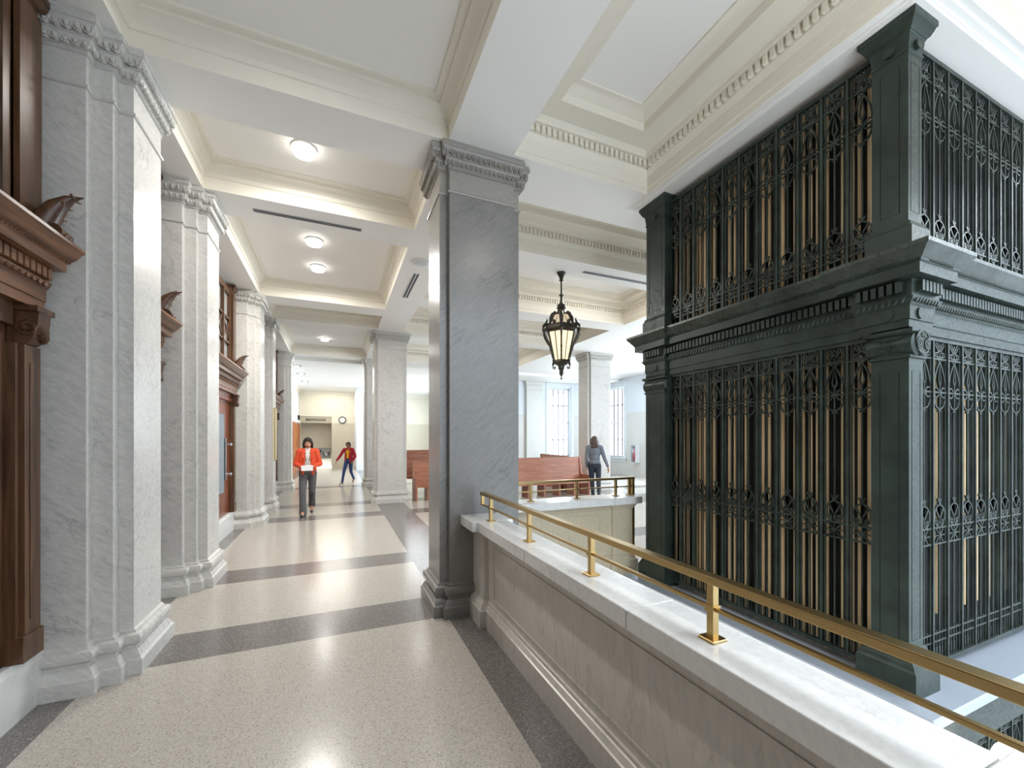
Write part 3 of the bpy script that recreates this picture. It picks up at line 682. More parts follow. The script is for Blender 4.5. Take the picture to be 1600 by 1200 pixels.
def pier(x0, x1, y0, y1):
    # lower order
    m = MB(); m.sweep(rect(x0, x1, y0, y1), [(0, .31), (0, 2.16), (.012, 2.165), (.012, 2.18), (0, 2.185), (0, 2.36)], True, True)
    lo = m.build('lower_pier', M['bronze'], enc, smooth=20)
    g = MB(); engraved(g, 'X', x0, y0+.05, y1-.05, .36, 2.08); engraved(g, 'Y', y0, x0+.035, x1-.035, .36, 2.08)
    g.build('panel_line', M['gap'], None).parent = lo
    g = MB(); g.sweep(rect(x0, x1, y0, y1), [(.06, .035), (.06, .19), (.05, .20), (.045, .215), (.035, .235), (.03, .24), (.03, .26), (.018, .285), (.015, .30), (0, .315)], True, False)
    g.build('pier_base', M['bronze'], None, smooth=28).parent = lo
    c = MB(); c.sweep(rect(x0, x1, y0, y1), [(0, 2.31), (.02, 2.315), (.03, 2.325), (.03, 2.345)], True, True)
    for xx in (x0+.045, x1-.045):
        rings = [(.052, y0-.030), (.070, y0-.020), (.075, y0+.01), (.062, (y0+y1)/2-.03), (.062, (y0+y1)/2+.03), (.075, y1-.01), (.070, y1+.020), (.052, y1+.030)]
        c.loft([[(xx+r_*math.cos(q*math.pi/9), yy, 2.25+r_*math.sin(q*math.pi/9)) for q in range(18)] for r_, yy in rings], True, True, 0, capstart=True)
        for yy in (y0-.036, y1+.036):
            c.stroke([(p+xx, q+2.25) for p, q in scroll_pts(.037, 2.0, 36, sgn=1 if xx < (x0+x1)/2 else -1)], .010, .010, lambda p, q, d, yy=yy: (p, yy+d, q))
            c.ball((xx, yy, 2.25), (.012, .01, .012), 8, 5)
        for k in range(6): yy = y0+.03+k*(y1-y0-.06)/5; c.tube([(xx+(.068 if k in (0, 5) else .064)*math.cos(q*math.pi/6), yy, 2.25+(.068 if k in (0, 5) else .064)*math.sin(q*math.pi/6)) for q in range(13)], .005, 4)
    for yy, sg in ((y0-.034, -1), (y1+.034, 1)):
        xc = (x0+x1)/2; c.loft([[(xc+(.085*k_)*math.cos(q*math.pi/12), yy+sg*e, 2.262+(.078*k_)*math.sin(q*math.pi/12)) for q in range(24)] for k_, e in ((1, -.02), (1, -.004), (.93, .0))], True, True, 0, capstart=True)
        c.stroke([(xc+.080*math.cos(q*math.pi/12), 2.262+.073*math.sin(q*math.pi/12)) for q in range(25)], .010, .008, lambda p, q, d, yy=yy: (p, yy+d, q))
        for q in range(4): c.ball((xc+(.012 if q % 2 else -.012), yy, 2.300+.012*(q//2)), (.012, .01, .012), 6, 4)
    c.box(x0-.005, x1+.005, y0-.005, y1+.005, 2.27, 2.31)
    c.build('ionic_capital', M['bronze'], None, smooth=35).parent = lo
    # upper order
    x0, y0, x1, y1 = x0+.005, y0+.005, x1-.005, y1-.005
    m = MB(); m.sweep(rect(x0, x1, y0, y1), [(0, 2.85), (0, 4.28)], True, True)
    up = m.build('upper_pier', M['bronze'], enc)
    g = MB(); engraved(g, 'X', x0, y0+.045, y1-.045, 3.10, 4.05); engraved(g, 'Y', y0, x0+.03, x1-.03, 3.10, 4.05)
    g.build('panel_line', M['gap'], None).parent = up
    g = MB(); g.sweep(rect(x0, x1, y0, y1), [(.03, 2.84), (.03, 2.99), (.02, 3.0), (.012, 3.03), (0, 3.035)], True, False)
    g.build('pier_base', M['bronze'], None, smooth=28).parent = up
    g = MB(); g.sweep(rect(x0, x1, y0, y1), [(.0, 4.11), (.008, 4.115), (.008, 4.125), (.002, 4.13), (.012, 4.22), (.018, 4.225), (.018, 4.232), (.03, 4.24), (.045, 4.27), (.052, 4.29), (.06, 4.295), (.06, 4.329)], True, True)
    g.cyl(((x0+x1)/2, y0+.01, 4.168), ((x0+x1)/2, y0-.024, 4.168), .030, seg=18); g.cyl((x0+.01, (y0+y1)/2, 4.168), (x0-.024, (y0+y1)/2, 4.168), .030, seg=18)
    g.build('pier_cap', M['bronze'], None, smooth=28).parent = up
pier(3.33, 3.50, 1.40, 1.60); pier(3.33, 3.50, 3.50, 3.80); pier(6.0, 6.2, 1.40, 1.60)

def arc(cx, cz, rx, rz, a0, a1, n=10): return [(cx+rx*math.cos(R(a0+(a1-a0)*i/n)), cz+rz*math.sin(R(a0+(a1-a0)*i/n))) for i in range(n+1)]
def palmette(m, c, z0, h, hw, F, mt=0):
    """fan of looped leaves over two scrolls"""
    wd = .010
    m.stroke([(c, z0), (c, z0+h*.35), (c-.012, z0+h*.62), (c, z0+h*.92), (c+.012, z0+h*.62), (c, z0+h*.35)], wd, .012, F, mt)
    for s in (-1, 1):
        m.stroke([(c+s*.004, z0+h*.30), (c+s*hw*.45, z0+h*.55), (c+s*hw*.75, z0+h*.80), (c+s*hw*.62, z0+h*.95), (c+s*hw*.38, z0+h*.85), (c+s*hw*.30, z0+h*.62)], wd, .012, F, mt)
        m.stroke([(c+s*q, z) for q, z in [(0.0, z0+h*.30), (hw*.45, z0+h*.34), (hw*.8, z0+h*.28), (hw*.82, z0+h*.12), (hw*.5, z0+h*.06), (hw*.4, z0+h*.17), (hw*.58, z0+h*.2)]], wd, .012, F, mt)
    m.stroke([(c-hw*.5, z0+.006), (c+hw*.5, z0+.006)], .010, .014, F, mt)
def lancet(m, c, zr, top, hw, F, mt=0):
    """pointed arch above a rail at zr, spear and star on it, hoop and curl below"""
    wd = .0095
    for s in (-1, 1):
        H_ = top-zr
        m.stroke([(c+s*hw, zr+.02), (c+s*hw*.98, zr+H_*.28), (c+s*hw*.78, zr+H_*.52), (c+s*hw*.42, zr+H_*.76), (c+s*.004, zr+H_*.93), (c+s*.02, zr+H_)], wd, .012, F, mt)
        m.stroke([(c, zr-.0), (c+s*hw*.55, zr+.035), (c+s*hw*.92, zr+.028)], wd, .012, F, mt)
        m.stroke([(c, zr), (c+s*hw*.5, zr-.035), (c+s*hw*.9, zr-.03)], wd, .012, F, mt)
        m.stroke([(c+s*hw*.98, zr-.01), (c+s*hw*.95, zr-.06), (c+s*hw*.6, zr-.10), (c+s*.003, zr-.118), (c+s*.016, zr-.135)], wd, .012, F, mt)
    m.stroke([(c, zr-.118), (c, zr+.05), (c-.016, zr+.085), (c, zr+.20), (c+.016, zr+.085), (c, zr+.05)], .008, .014, F, mt)
    m.stroke([(c-.012, zr), (c+.012, zr)], .024, .02, F, mt)
def crest(m, c, z0, h, hw, F, mt=0, scrolls=True):
    """hoop with fan and finial standing on a rail"""
    wd = .0095; r = hw*.92
    m.stroke(arc(c, z0+h*.42, r, h*.36, 0, 360, 16), wd, .012, F, mt)
    for a in (40, 90, 140): m.stroke([(c, z0+h*.30), (c+r*.92*math.cos(R(a)), z0+h*.42+h*.34*math.sin(R(a)))], wd, .012, F, mt)
    for s in (-1, 1):
        m.stroke([(c, z0+h*.06), (c+s*hw*.5, z0+h*.05), (c+s*hw*.75, z0+h*.16), (c+s*hw*.45, z0+h*.27), (c+s*hw*.25, z0+h*.18), (c+s*hw*.42, z0+h*.14)], wd, .012, F, mt)
        m.stroke([(c, z0+h*.82), (c+s*.02, z0+h)], wd, .012, F, mt)
    m.stroke([(c, z0), (c, z0+h*.9)], wd, .012, F, mt)
    m.stroke([(c-.012, z0+h*.82), (c+.012, z0+h*.82)], .01, .014, F, mt)
def star(m, c, z, hw, hh, F, mt=0):
    for a in (0, 45, 90, 135):
        dx, dz = math.cos(R(a)), math.sin(R(a)); k = min(hw/max(abs(dx), .01), hh/max(abs(dz), .01))*.95
        m.stroke([(c-dx*k, z-dz*k), (c+dx*k, z+dz*k)], .008, .012, F, mt)
    m.stroke([(c-.012, z), (c+.012, z)], .022, .018, F, mt)
def grille(a0, n, p, F, kind):
    """one face of one storey, n bays of pitch p"""
    m = MB(); a1 = a0+n*p; hw = p/2-.026
    if kind == 'up':  zt, zb, rails = 4.26, 2.86, (4.09, 3.84, 3.035, 2.96)
    elif kind == 'lo': zt, zb, rails = 2.345, .09, (2.20, 1.97, 1.03, .92, .30, .245)
    else: zt, zb, rails = -.50, -3.2, (-.66, -.90, -2.2)
    m.stroke([(a0-.02, zt-.012), (a1+.02, zt-.012)], .03, .035, F); m.stroke([(a0-.02, zb+.012), (a1+.02, zb+.012)], .03, .035, F)
    for z in rails: m.stroke([(a0, z), (a1, z)], .011, .016, F)
    for i in range(n+1):
        a = a0+i*p
        m.stroke([(a, zb), (a, zt)], .017, .030, F)
        for s in (-1, 1):
            if a+s*.022 > a0-.001 and a+s*.022 < a1+.001: m.stroke([(a+s*.024, zb), (a+s*.024, zt)], .007, .012, F)
    for i in range(n):
        c = a0+(i+.5)*p
        palmette(m, c, rails[0]+.008, zt-rails[0]-.03, hw, F)
        lancet(m, c, rails[1], rails[0]-.006, hw, F)
        if kind == 'up':
            crest(m, c, rails[2], .17, hw, F); m.stroke([(c, rails[1]-.12), (c, rails[2]+.15)], .008, .010, F)
            star(m, c, (rails[2]+rails[3])/2, hw, .035, F); m.stroke([(c, zb), (c, rails[3])], .008, .01, F)
        elif kind == 'lo':
            crest(m, c, rails[2], .20, hw, F); m.stroke([(c, rails[1]-.12), (c, rails[2]+.18)], .008, .010, F)
            star(m, c, (rails[2]+rails[3])/2, hw, .052, F); m.stroke([(c, zb), (c, rails[3])], .008, .01, F)
            for s in (-1, 1): m.stroke([(c+s*hw*.5, zb), (c+s*hw*.5, rails[4]+.02)], .005, .008, F)
        else: m.stroke([(c, rails[1]-.12), (c, zb)], .008, .010, F)
    return m
FL = lambda a, z, d: (3.40+d, a, z)
FR = lambda a, z, d: (a, 1.465+d, z)
for kd in ('up', 'lo', 'down'):
    for F, a0, n, p in ((FL, 1.60, 11, .1727), (FR, 3.565, 12, .204)):
        nm = {'up': 'upper_grille', 'lo': 'lower_grille', 'down': 'basement_grille'}[kd]
        grille(a0, n, p, F, kd).build(nm, M['iron'], enc)
# dark lining and tan boards seen through the bars
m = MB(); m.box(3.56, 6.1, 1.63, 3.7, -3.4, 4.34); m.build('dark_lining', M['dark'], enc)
m = MB(); rr = random.Random(3)
for i in range(34):
    y = 1.63+i*.0565; wd = rr.choice((.014, .02, .026, .032)); 
    if i % 6 == 5: continue
    m.box(3.485, 3.50, y-wd/2, y+wd/2, -.3, 4.3)
m.build('tan_slats', M['slat'], enc)
m = MB()
for x in (3.90, 4.10, 4.52, 4.72, 4.93, 5.3): m.box(x, x+.022, 1.56, 1.575, .35, 2.3)
m.build('tan_slats', M['slat'], enc)
# ledge, fasciae
m = MB(); m.sweep(rect(3.33, 6.2, 1.40, 3.80), [(0, -.50), (.02, -.50), (.02, -.34), (.035, -.335), (.035, -.17), (.05, -.16), (.13, -.05), (.16, -.04)], True, False, 0)
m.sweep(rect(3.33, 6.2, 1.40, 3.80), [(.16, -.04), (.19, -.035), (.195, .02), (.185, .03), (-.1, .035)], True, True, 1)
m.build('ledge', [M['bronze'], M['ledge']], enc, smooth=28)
for o in list(COL.objects):      # sub-parts share their part's origin
    if o.parent and o.parent.parent == enc: o.location = (0, 0, 0)
gl = thing('globe_lamp', (3.98, 1.12, -.55), 'glowing white globe lamp low in the well, cut by the lower right corner', 'lamp')
m = MB(); m.ball((3.98, 1.12, -.42), .13, 24, 14); m.build('glass_globe', M['globe'], gl, smooth=60)
m = MB(); m.tube([(3.98, 1.12, -.57), (3.98, 1.14, -.62), (3.98, 1.30, -.64), (3.98, 1.44, -.64)], .015); m.lathe([(.05, -.575), (.05, -.55), (.03, -.54)], 14, (3.98, 1.12, 0)); m.build('bracket', M['lantern'], gl, smooth=40)

# ------------------------------------------------------------------ ceiling fittings
lampspots = [(-.305, 4.77, 4.668, 'round glowing ceiling lamp in the coffer closest to the camera'), (-.305, 6.93, 4.668, 'upper of the two glowing round ceiling lamps close together over the corridor'),
             (-.29, 7.97, 4.668, 'lower of the two glowing round ceiling lamps close together over the corridor'), (-.31, 13.6, 4.668, 'small glowing ceiling lamp far down the corridor above the walkers'),
             (4.95, 6.5, 4.90, 'glowing ceiling lamp to the right of the hanging lantern'), (2.40, 12.8, 4.90, 'glowing ceiling lamp above the pews between two columns'),
             (2.3, .45, 4.90, 'added fill lamp, shaped as a ceiling lamp, over the near railing, outside the top of the picture'),  # unseen lamp added to brighten the parapet cap
             (-.305, 2.70, 4.668, 'ceiling lamp of the nearest coffer, just above the picture edge'),
             (5.1, 13.6, 4.90, 'glowing ceiling lamp low beside the lantern base, over the window hall')]
for x, y, z, lb in lampspots:
    t = thing('ceiling_lamp', (x, y, z-.001), lb, 'lamp', 'round flush ceiling lamps')
    m = MB(); m.lathe([(.12, z-.02), (.12, z-.002), (.0, z-.001)], 28, (x, y, 0)); m.build('lamp_rim', M['metal_w'], t, smooth=40)
    a_ = area('ceiling_lamp_light', (x, y, z-.09), (0, 0, 0), .2, .2, (3 if y < 1 else 2 if y < 2.9 else 10 if y < 6 else 17 if y < 12 else 6) * (.4 if 2 < x < 3 and y > 12 else .8 if x > 1 and y > 5 else 1), (1, .97, .93)); a_.data.shape = 'DISK'
    m = MB(); m.lathe([(.0, z-.085), (.07, z-.084), (.10, z-.075), (.112, z-.05), (.112, z-.02)], 28, (x, y, 0)); m.build('lamp_diffuser', M['lamp'], t, smooth=60)
def slot(x0, x1, y0, y1, lb, two=True):
    t = thing('air_slot', ((x0+x1)/2, (y0+y1)/2, SOF), lb, 'air vent')
    m = MB(); m.box(x0, x1, y0, y1, SOF-.006, SOF-.001)
    m.build('vent_frame', M['metal_w'], t)
    m = MB()
    if x1-x0 > y1-y0:
        w_ = (y1-y0)*.28
        for c in (y0+(y1-y0)*.27, y0+(y1-y0)*.73): m.box(x0+.01, x1-.01, c-w_/2, c+w_/2, SOF-.009, SOF-.004)
    else:
        w_ = (x1-x0)*.28
        for c in (x0+(x1-x0)*.27, x0+(x1-x0)*.73): m.box(c-w_/2, c+w_/2, y0+.01, y1-.01, SOF-.009, SOF-.004)
    m.build('vent_slot', M['slot'], t)
slot(-.91, .31, 5.66, 5.74, 'long grey slot vent across the corridor ceiling beam')
slot(1.17, 1.28, 6.85, 8.1, 'short double black slot vent in the ceiling beside the middle column')
slot(3.70, 5.6, 5.66, 5.74, 'long thin black slot vent in the ceiling beam beside the lantern')
slot(1.75, 3.05, 8.24, 8.32, 'far slot vent in the ceiling between middle column and lantern')
t = thing('ceiling_speaker', (1.21, 6.40, SOF), 'round white ceiling speaker beside the capital of the middle column', 'speaker')
m = MB(); m.lathe([(.0, SOF-.012), (.13, SOF-.012), (.15, SOF-.008), (.155, SOF-.001), (0, SOF-.0005)], 32, (1.21, 6.40, 0)); m.build('rim', M['metal_w'], t, smooth=40)
m = MB(); m.lathe([(.0, SOF-.016), (.085, SOF-.016), (.09, SOF-.011), (0, SOF-.010)], 32, (1.21, 6.40, 0)); m.build('speaker_cone', newmat('pale_grey_mesh', lin(200, 202, 206), .6), t, smooth=40)
for k, y in enumerate((16.6, 18.6, 21.0)):
    t = thing('recessed_light', (-1.3, y, 4.26), ('first', 'middle', 'last')[k]+' small grey downlight trim in the bright far ceiling along the door wall', 'light', 'downlights along the far ceiling edge')
    m = MB(); m.box(-1.45, -1.15, y-.15, y+.15, 4.245, 4.259); m.build('trim_plate', M['steel'], t)
    m = MB(); m.lathe([(.0, 4.242), (.09, 4.242), (.09, 4.246)], 16, (-1.3, y, 0)); m.build('downlight_lens', M['lamp'], t)
area('window_bay_fill', (9.8, 13.5, SOF-.004), (0, 0, 0), 1.6, 1.6, 9, (.72, .86, 1))  # added fill panel without a fitting, brightens the window bay
# fill panels added at the far hall ceiling to brighten the hall
for k, (x, y) in enumerate(((-.2, 17.2), (-.2, 20.5), (-.2, 23.6), (3.6, 18.5), (3.6, 22.5))):
    a_ = area('far_hall_fill', (x, y, 4.256), (0, 0, 0), 1.6, 1.6, 12 if x < 1 else 12, (1, .93, .82) if x < 1 else (.9, .95, 1))

# ------------------------------------------------------------------ hanging lantern
LX, LY = 3.40, 5.88
lt = thing('hanging_lantern', (LX, LY, SOF), 'ornate dark bronze lantern hanging from the ceiling, its warm glass panes lit', 'lantern')
m = MB(); m.lathe([(.075, 4.369), (.075, 4.36), (.06, 4.34), (.035, 4.29), (.028, 4.26), (.034, 4.25), (.034, 4.235), (.018, 4.225)], 16, (LX, LY, 0)); m.build('canopy', M['lantern'], lt, smooth=40)
m = MB(); m.lathe([(.015, 4.24), (.015, 4.02), (.03, 4.01), (.038, 4.0), (.03, 3.985), (.018, 3.975), (.018, 3.93), (.024, 3.89), (.04, 3.86), (.05, 3.845), (.068, 3.84), (.072, 3.825), (.06, 3.815), (.06, 3.80), (.078, 3.795), (.08, 3.785), (.062, 3.775), (.07, 3.72), (.088, 3.70), (.09, 3.685), (.07, 3.67)], 16, (LX, LY, 0)); m.build('stem', M['lantern'], lt, smooth=40)
def hexr(r, z, ph=0): return [(LX+r*math.cos(R(60*k+ph)), LY+r*math.sin(R(60*k+ph)), z) for k in range(6)]
m = MB(); m.loft([hexr(.08, 3.68), hexr(.13, 3.66), hexr(.19, 3.56), hexr(.235, 3.48)], True, False); m.build('upper_glass', M['lglass2'], lt)
m = MB(); m.loft([hexr(.235, 3.385), hexr(.125, 2.92)], True, False); m.build('lower_glass', M['lglass'], lt)
m = MB()
m.loft([hexr(.25, 3.50), hexr(.275, 3.49), hexr(.29, 3.46), hexr(.285, 3.42), (hexr(.26, 3.40)), hexr(.255, 3.375), hexr(.225, 3.37), hexr(.225, 3.50)], True, False)
m.loft([hexr(.10, 2.935), hexr(.145, 2.93), hexr(.15, 2.90), hexr(.12, 2.88), hexr(.10, 2.86), hexr(.0, 2.85)], True, True)
for k in range(6):
    a = R(60*k); ca, sa = math.cos(a), math.sin(a); P = lambda r, z: (LX+r*ca, LY+r*sa, z)
    m.tube([P(.235, 3.39), P(.125, 2.92)], .015, 6)
    m.tube([P(.085, 3.69), P(.12, 3.70), P(.165, 3.66), P(.19, 3.59), P(.20, 3.52), P(.235, 3.49)], [.018, .03, .036, .034, .026, .028], 6)
    m.tube([P(.25, 3.47), P(.30, 3.49), P(.33, 3.455), P(.335, 3.40), P(.31, 3.33), P(.27, 3.26), P(.225, 3.19), P(.20, 3.12), P(.165, 2.98)], [.026, .028, .026, .022, .018, .015, .013, .011, .009], 6)
    m.ball(P(.205, 3.13), (.022, .022, .026), 6, 4)
    m.tube([P(.27, 3.48), P(.275, 3.53), P(.262, 3.56), P(.27, 3.60)], [.018, .02, .012, .003], 6)
    m.tube([P(.13, 2.90), P(.165, 2.86), P(.155, 2.81), P(.12, 2.80), P(.11, 2.83)], [.012, .012, .010, .009, .005], 6)
    m.ball(P(.15, 2.925), (.02, .02, .018), 6, 4)
    a2 = R(60*k+30); P2 = lambda r, z: (LX+r*math.cos(a2), LY+r*math.sin(a2), z)
    m.tube([P2(.205, 3.39), P2(.108, 2.92)], .009, 5)
    m.ball(P2(.235, 3.52), (.03, .03, .035), 6, 4); m.tube([P2(.10, 3.67), P2(.20, 3.49)], .007, 5)
m.lathe([(.0, 2.60), (.006, 2.62), (.02, 2.635), (.006, 2.65), (.01, 2.67), (.03, 2.70), (.036, 2.74), (.03, 2.765), (.042, 2.775), (.05, 2.80), (.055, 2.84), (.09, 2.86)], 14, (LX, LY, 0))
m.build('lantern_cage', M['lantern'], lt, smooth=40)
pl = bpy.data.lights.new('lantern_bulb', 'POINT'); pl.energy = 5; pl.color = (1, .78, .5); pl.shadow_soft_size = .05
po = bpy.data.objects.new('lantern_bulb', pl); COL.objects.link(po); po.location = (LX, LY, 3.15)

# ------------------------------------------------------------------ pews
def pew(loc, rz, L_, hb, hs, label, nsup=5):
    """bench facing local -y, length along x, back at y=0"""
    t = thing('wooden_pew', (0, 0, 0), label, 'pew', 'wooden pews of the side hall')
    mat = M['pew']
    m = MB(); m.loft([[(x, y, z) for y, z in ((-.02, hs), (.015, hs), (.10, hb), (.065, hb))] for x in (.04, L_-.04)], True, True, 0, capstart=True); m.box(.04, L_-.04, .06, .105, hb-.01, hb+.02); m.build('backrest', mat, t)
    m = MB(); m.box(.04, L_-.04, -.46, .0, hs-.035, hs); m.box(.04, L_-.04, -.47, -.44, hs-.09, hs); m.build('seat', mat, t)
    for x in (0, L_-.045):
        m = MB(); pr = [(-.49, 0), (-.49, hs+.16), (-.44, hs+.18), (-.10, hs+.18), (.0, hb+.0), (.115, hb+.02), (.115, 0)]
        pr = [(-.48, 0), (-.48, hs+.14), (-.06, hs+.14), (.045, hb+.02), (.115, hb+.02), (.06, 0)]
        m.loft([[(xx, y, z) for y, z in pr] for xx in (x, x+.045)], True, True, 0, capstart=True); m.build('end_panel', mat, t)
    for k in range(nsup):
        x = L_*(k+1)/(nsup+1); m = MB(); m.box(x-.02, x+.02, -.42, .0, 0, hs-.035); m.build('support', mat, t)
    t.location = loc; t.rotation_euler = (0, 0, rz)
    return t
pew((3.9, 10.65, 0), 0, 2.95, 1.07, .44, 'long brown wooden pew facing the camera beyond the far railing')
pew((6.62, 10.95, 0), R(90), 1.75, 1.10, .44, 'wooden pew turned sideways, its slanting back showing behind the long pew')
pew((1.92, 11.35, 0), 0, 2.0, .99, .44, 'lower wooden pew whose end shows between the two columns')
pew((1.75, 12.75, 0), 0, 2.6, 1.27, .55, 'taller wooden pew behind the low one, between the two columns')

# ------------------------------------------------------------------ far hall things
t = thing('wall_clock', (.33, 24.97, 2.68), 'round white wall clock with dark rim on the far cream wall', 'clock')
m = MB(); T = Matrix.Translation((.33, 24.96, 2.68)) @ Matrix.Rotation(R(90), 4, 'X')
m.lathe([(.15, .0), (.15, .02), (.19, .03), (.195, .01), (.195, -.038), (.0, -.038)], 32, (0, 0, 0), 0, T, cap=False); m.build('rim', M['black'], t, smooth=40)
m = MB(); m.lathe([(0, .006), (.152, .006), (.152, .0)], 32, (0, 0, 0), 0, T); m.build('face', M['clockface'], t)
m = MB()
for k in range(12): a = R(30*k); m.stroke([(.33+.12*math.cos(a), 2.68+.12*math.sin(a)), (.33+.14*math.cos(a), 2.68+.14*math.sin(a))], .008, .004, lambda p, q, d: (p, 24.95+d, q))
tag(m.build('hour_marks', M['black'], t), kind='stuff')
for nm, a, l, w_ in (('hour_hand', 60, .07, .014), ('minute_hand', 110, .11, .009)):
    m = MB(); m.stroke([(.33, 2.68), (.33+l*math.cos(R(a)), 2.68+l*math.sin(R(a)))], w_, .003, lambda p, q, d: (p, 24.944+d, q)); m.build(nm, M['black'], t)
def text(s, size, loc, rot, mat, name, ext=.01):
    c = bpy.data.curves.new(name, 'FONT'); c.body = s; c.size = size; c.extrude = ext; c.align_x = 'CENTER'; c.align_y = 'CENTER'; c.space_character = 1.1
    tmp = bpy.data.objects.new(name, c); COL.objects.link(tmp)
    me = bpy.data.meshes.new_from_object(tmp.evaluated_get(bpy.context.evaluated_depsgraph_get())); bpy.data.objects.remove(tmp)
    me.materials.clear(); me.materials.append(mat)
    o = bpy.data.objects.new(name, me); COL.objects.link(o); o.location = loc; o.rotation_euler = rot; return o
s_ = text('RESTROOMS', .165, (-1.02, 25.015, 2.675), (R(90), 0, 0), M['letter'], 'restrooms_sign')
tag(s_, 'dark RESTROOMS lettering on the lintel of the far alcove', 'sign', None, 'thing')
t = thing('drinking_fountain', (-.7, 25.6, .6), 'steel drinking fountain on the back wall of the far alcove', 'drinking fountain')
for x, z in ((-.95, .98), (-.50, .88)):
    m = MB(); m.loft([[(x+.2*q*math.cos(R(-180*k/8)), 25.88+.33*q*math.sin(R(-180*k/8)), zz) for k in range(9)] for q, zz in ((.7, z-.22), (1.0, z-.05), (1.05, z), (.9, z-.02))], True, True, 0, capstart=True)
    b = m.build('basin', M['steel'], t, smooth=40)
m = MB(); m.box(-1.2, -.28, 25.85, 25.897, .55, 1.1); m.box(-1.2, -.28, 25.6, 25.85, .50, .54); m.build('back_panel', M['steel'], t)
m = MB(); m.tube([(-.50, 25.75, .88), (-.50, 25.72, .96), (-.50, 25.66, .95)], .012); m.build('spout', M['chrome'], t)
# extinguisher cabinet by the right hand window
t = thing('fire_extinguisher', (11.9, 14.25, .9), 'red fire extinguisher in a clear wall case beside the right window', 'fire extinguisher')
m = MB(); m.lathe([(.0, .70), (.075, .70), (.08, .72), (.08, 1.10), (.06, 1.15), (.025, 1.18), (.025, 1.22)], 16, (11.88, 14.25, 0)); m.build('cylinder', M['red'], t, smooth=40)
m = MB(); m.box(11.82, 11.92, 14.22, 14.28, 1.22, 1.25); m.tube([(11.86, 14.28, 1.22), (11.84, 14.38, 1.15), (11.84, 14.36, .85)], .012); m.build('valve', M['black'], t)
m = MB(); m.box(11.78, 11.995, 14.08, 14.10, .62, 1.35); m.box(11.78, 11.995, 14.40, 14.42, .62, 1.35); m.box(11.78, 11.995, 14.08, 14.42, 1.35, 1.37); m.box(11.78, 11.995, 14.08, 14.42, .60, .62); m.build('case_frame', M['metal_w'], t)
m = MB(); m.box(11.776, 11.78, 14.10, 14.40, .62, 1.35); m.build('case_glass', M['glass'], t)
t = thing('wall_alarm', (-1.76, 24.2, 2.75), 'small black alarm box high on the wall over the far wooden doors', 'alarm')
m = MB(); m.box(-1.84, -1.74, 24.1, 24.25, 2.62, 2.86); m.build('alarm_body', M['black'], t); m = MB(); m.ball((-1.735, 24.175, 2.68), (.01, .05, .05), 10, 6); m.build('alarm_sounder', M['steel'], t)
t = thing('notice_plaque', (-1.31, 11.2, 1.7), 'slim gold edged notice plaque on the side of the fourth marble pilaster', 'plaque')
m = MB(); m.box(-1.32, -1.285, 10.78, 11.10, 1.15, 2.35); m.build('plaque_panel', newmat('cream_plaque', lin(222, 206, 160), .4), t)
m = MB(); m.stroke([(10.78, 1.15), (11.10, 1.15), (11.10, 2.35), (10.78, 2.35), (10.78, 1.15)], .02, .012, lambda p, q, d: (-1.283+d, p, q)); m.build('plaque_frame', M['brass'], t)

# ------------------------------------------------------------------ people
def vox(name, mat, parent, caps, balls=(), voxel=.007, smooth=4, fac=.5):
    """one continuous skin grown over tapered limbs and rounded masses"""
    m = MB()
    for p0, p1, r0, r1 in caps:
        p0, p1 = Vector(p0), Vector(p1); m.cyl(p0, p1, r0, r1, 12); m.ball(p0, r0, 12, 8); m.ball(p1, r1, 12, 8)
    for b in balls:
        c, r = b[0], b[1]; T = Matrix.Translation(c)
        if len(b) > 2: T = T @ Matrix.Rotation(R(b[2]), 4, b[3])
        m.ball((0, 0, 0), r, 14, 10, 0, T)
    o = m.build(name, mat, parent)
    rm = o.modifiers.new('skin', 'REMESH'); rm.mode = 'VOXEL'; rm.voxel_size = voxel; rm.use_smooth_shade = True
    if smooth: sm = o.modifiers.new('soften', 'SMOOTH'); sm.iterations = smooth; sm.factor = fac
    return o
skin_m = [newmat('skin_tan', lin(196, 140, 112), .5), newmat('skin_brown', lin(150, 102, 78), .5), newmat('skin_fair', lin(206, 158, 134), .5)]
for s_m in skin_m: s_m.node_tree.nodes['Principled BSDF'].inputs['Subsurface Weight'].default_value = .05
lip = newmat('lips', lin(170, 74, 68), .4); eyew = newmat('eye_white', lin(230, 228, 224), .3); eyed = newmat('eye_dark', lin(40, 26, 18), .2); brow = newmat('brow', lin(44, 30, 22), .7)
def fabric(name, c, rough=.85):
    m = newmat(name, c, rough); v = coords(m); n = noise(m, v, 14, 3)
    L(m, mix(m, math_(m, 'MULTIPLY', n, .35), c, tuple(.6*q for q in c[:3])+(1,)), m.node_tree.nodes['Principled BSDF'].inputs['Base Color']); bump(m, noise(m, v, 9, 2), .35, .02); return m
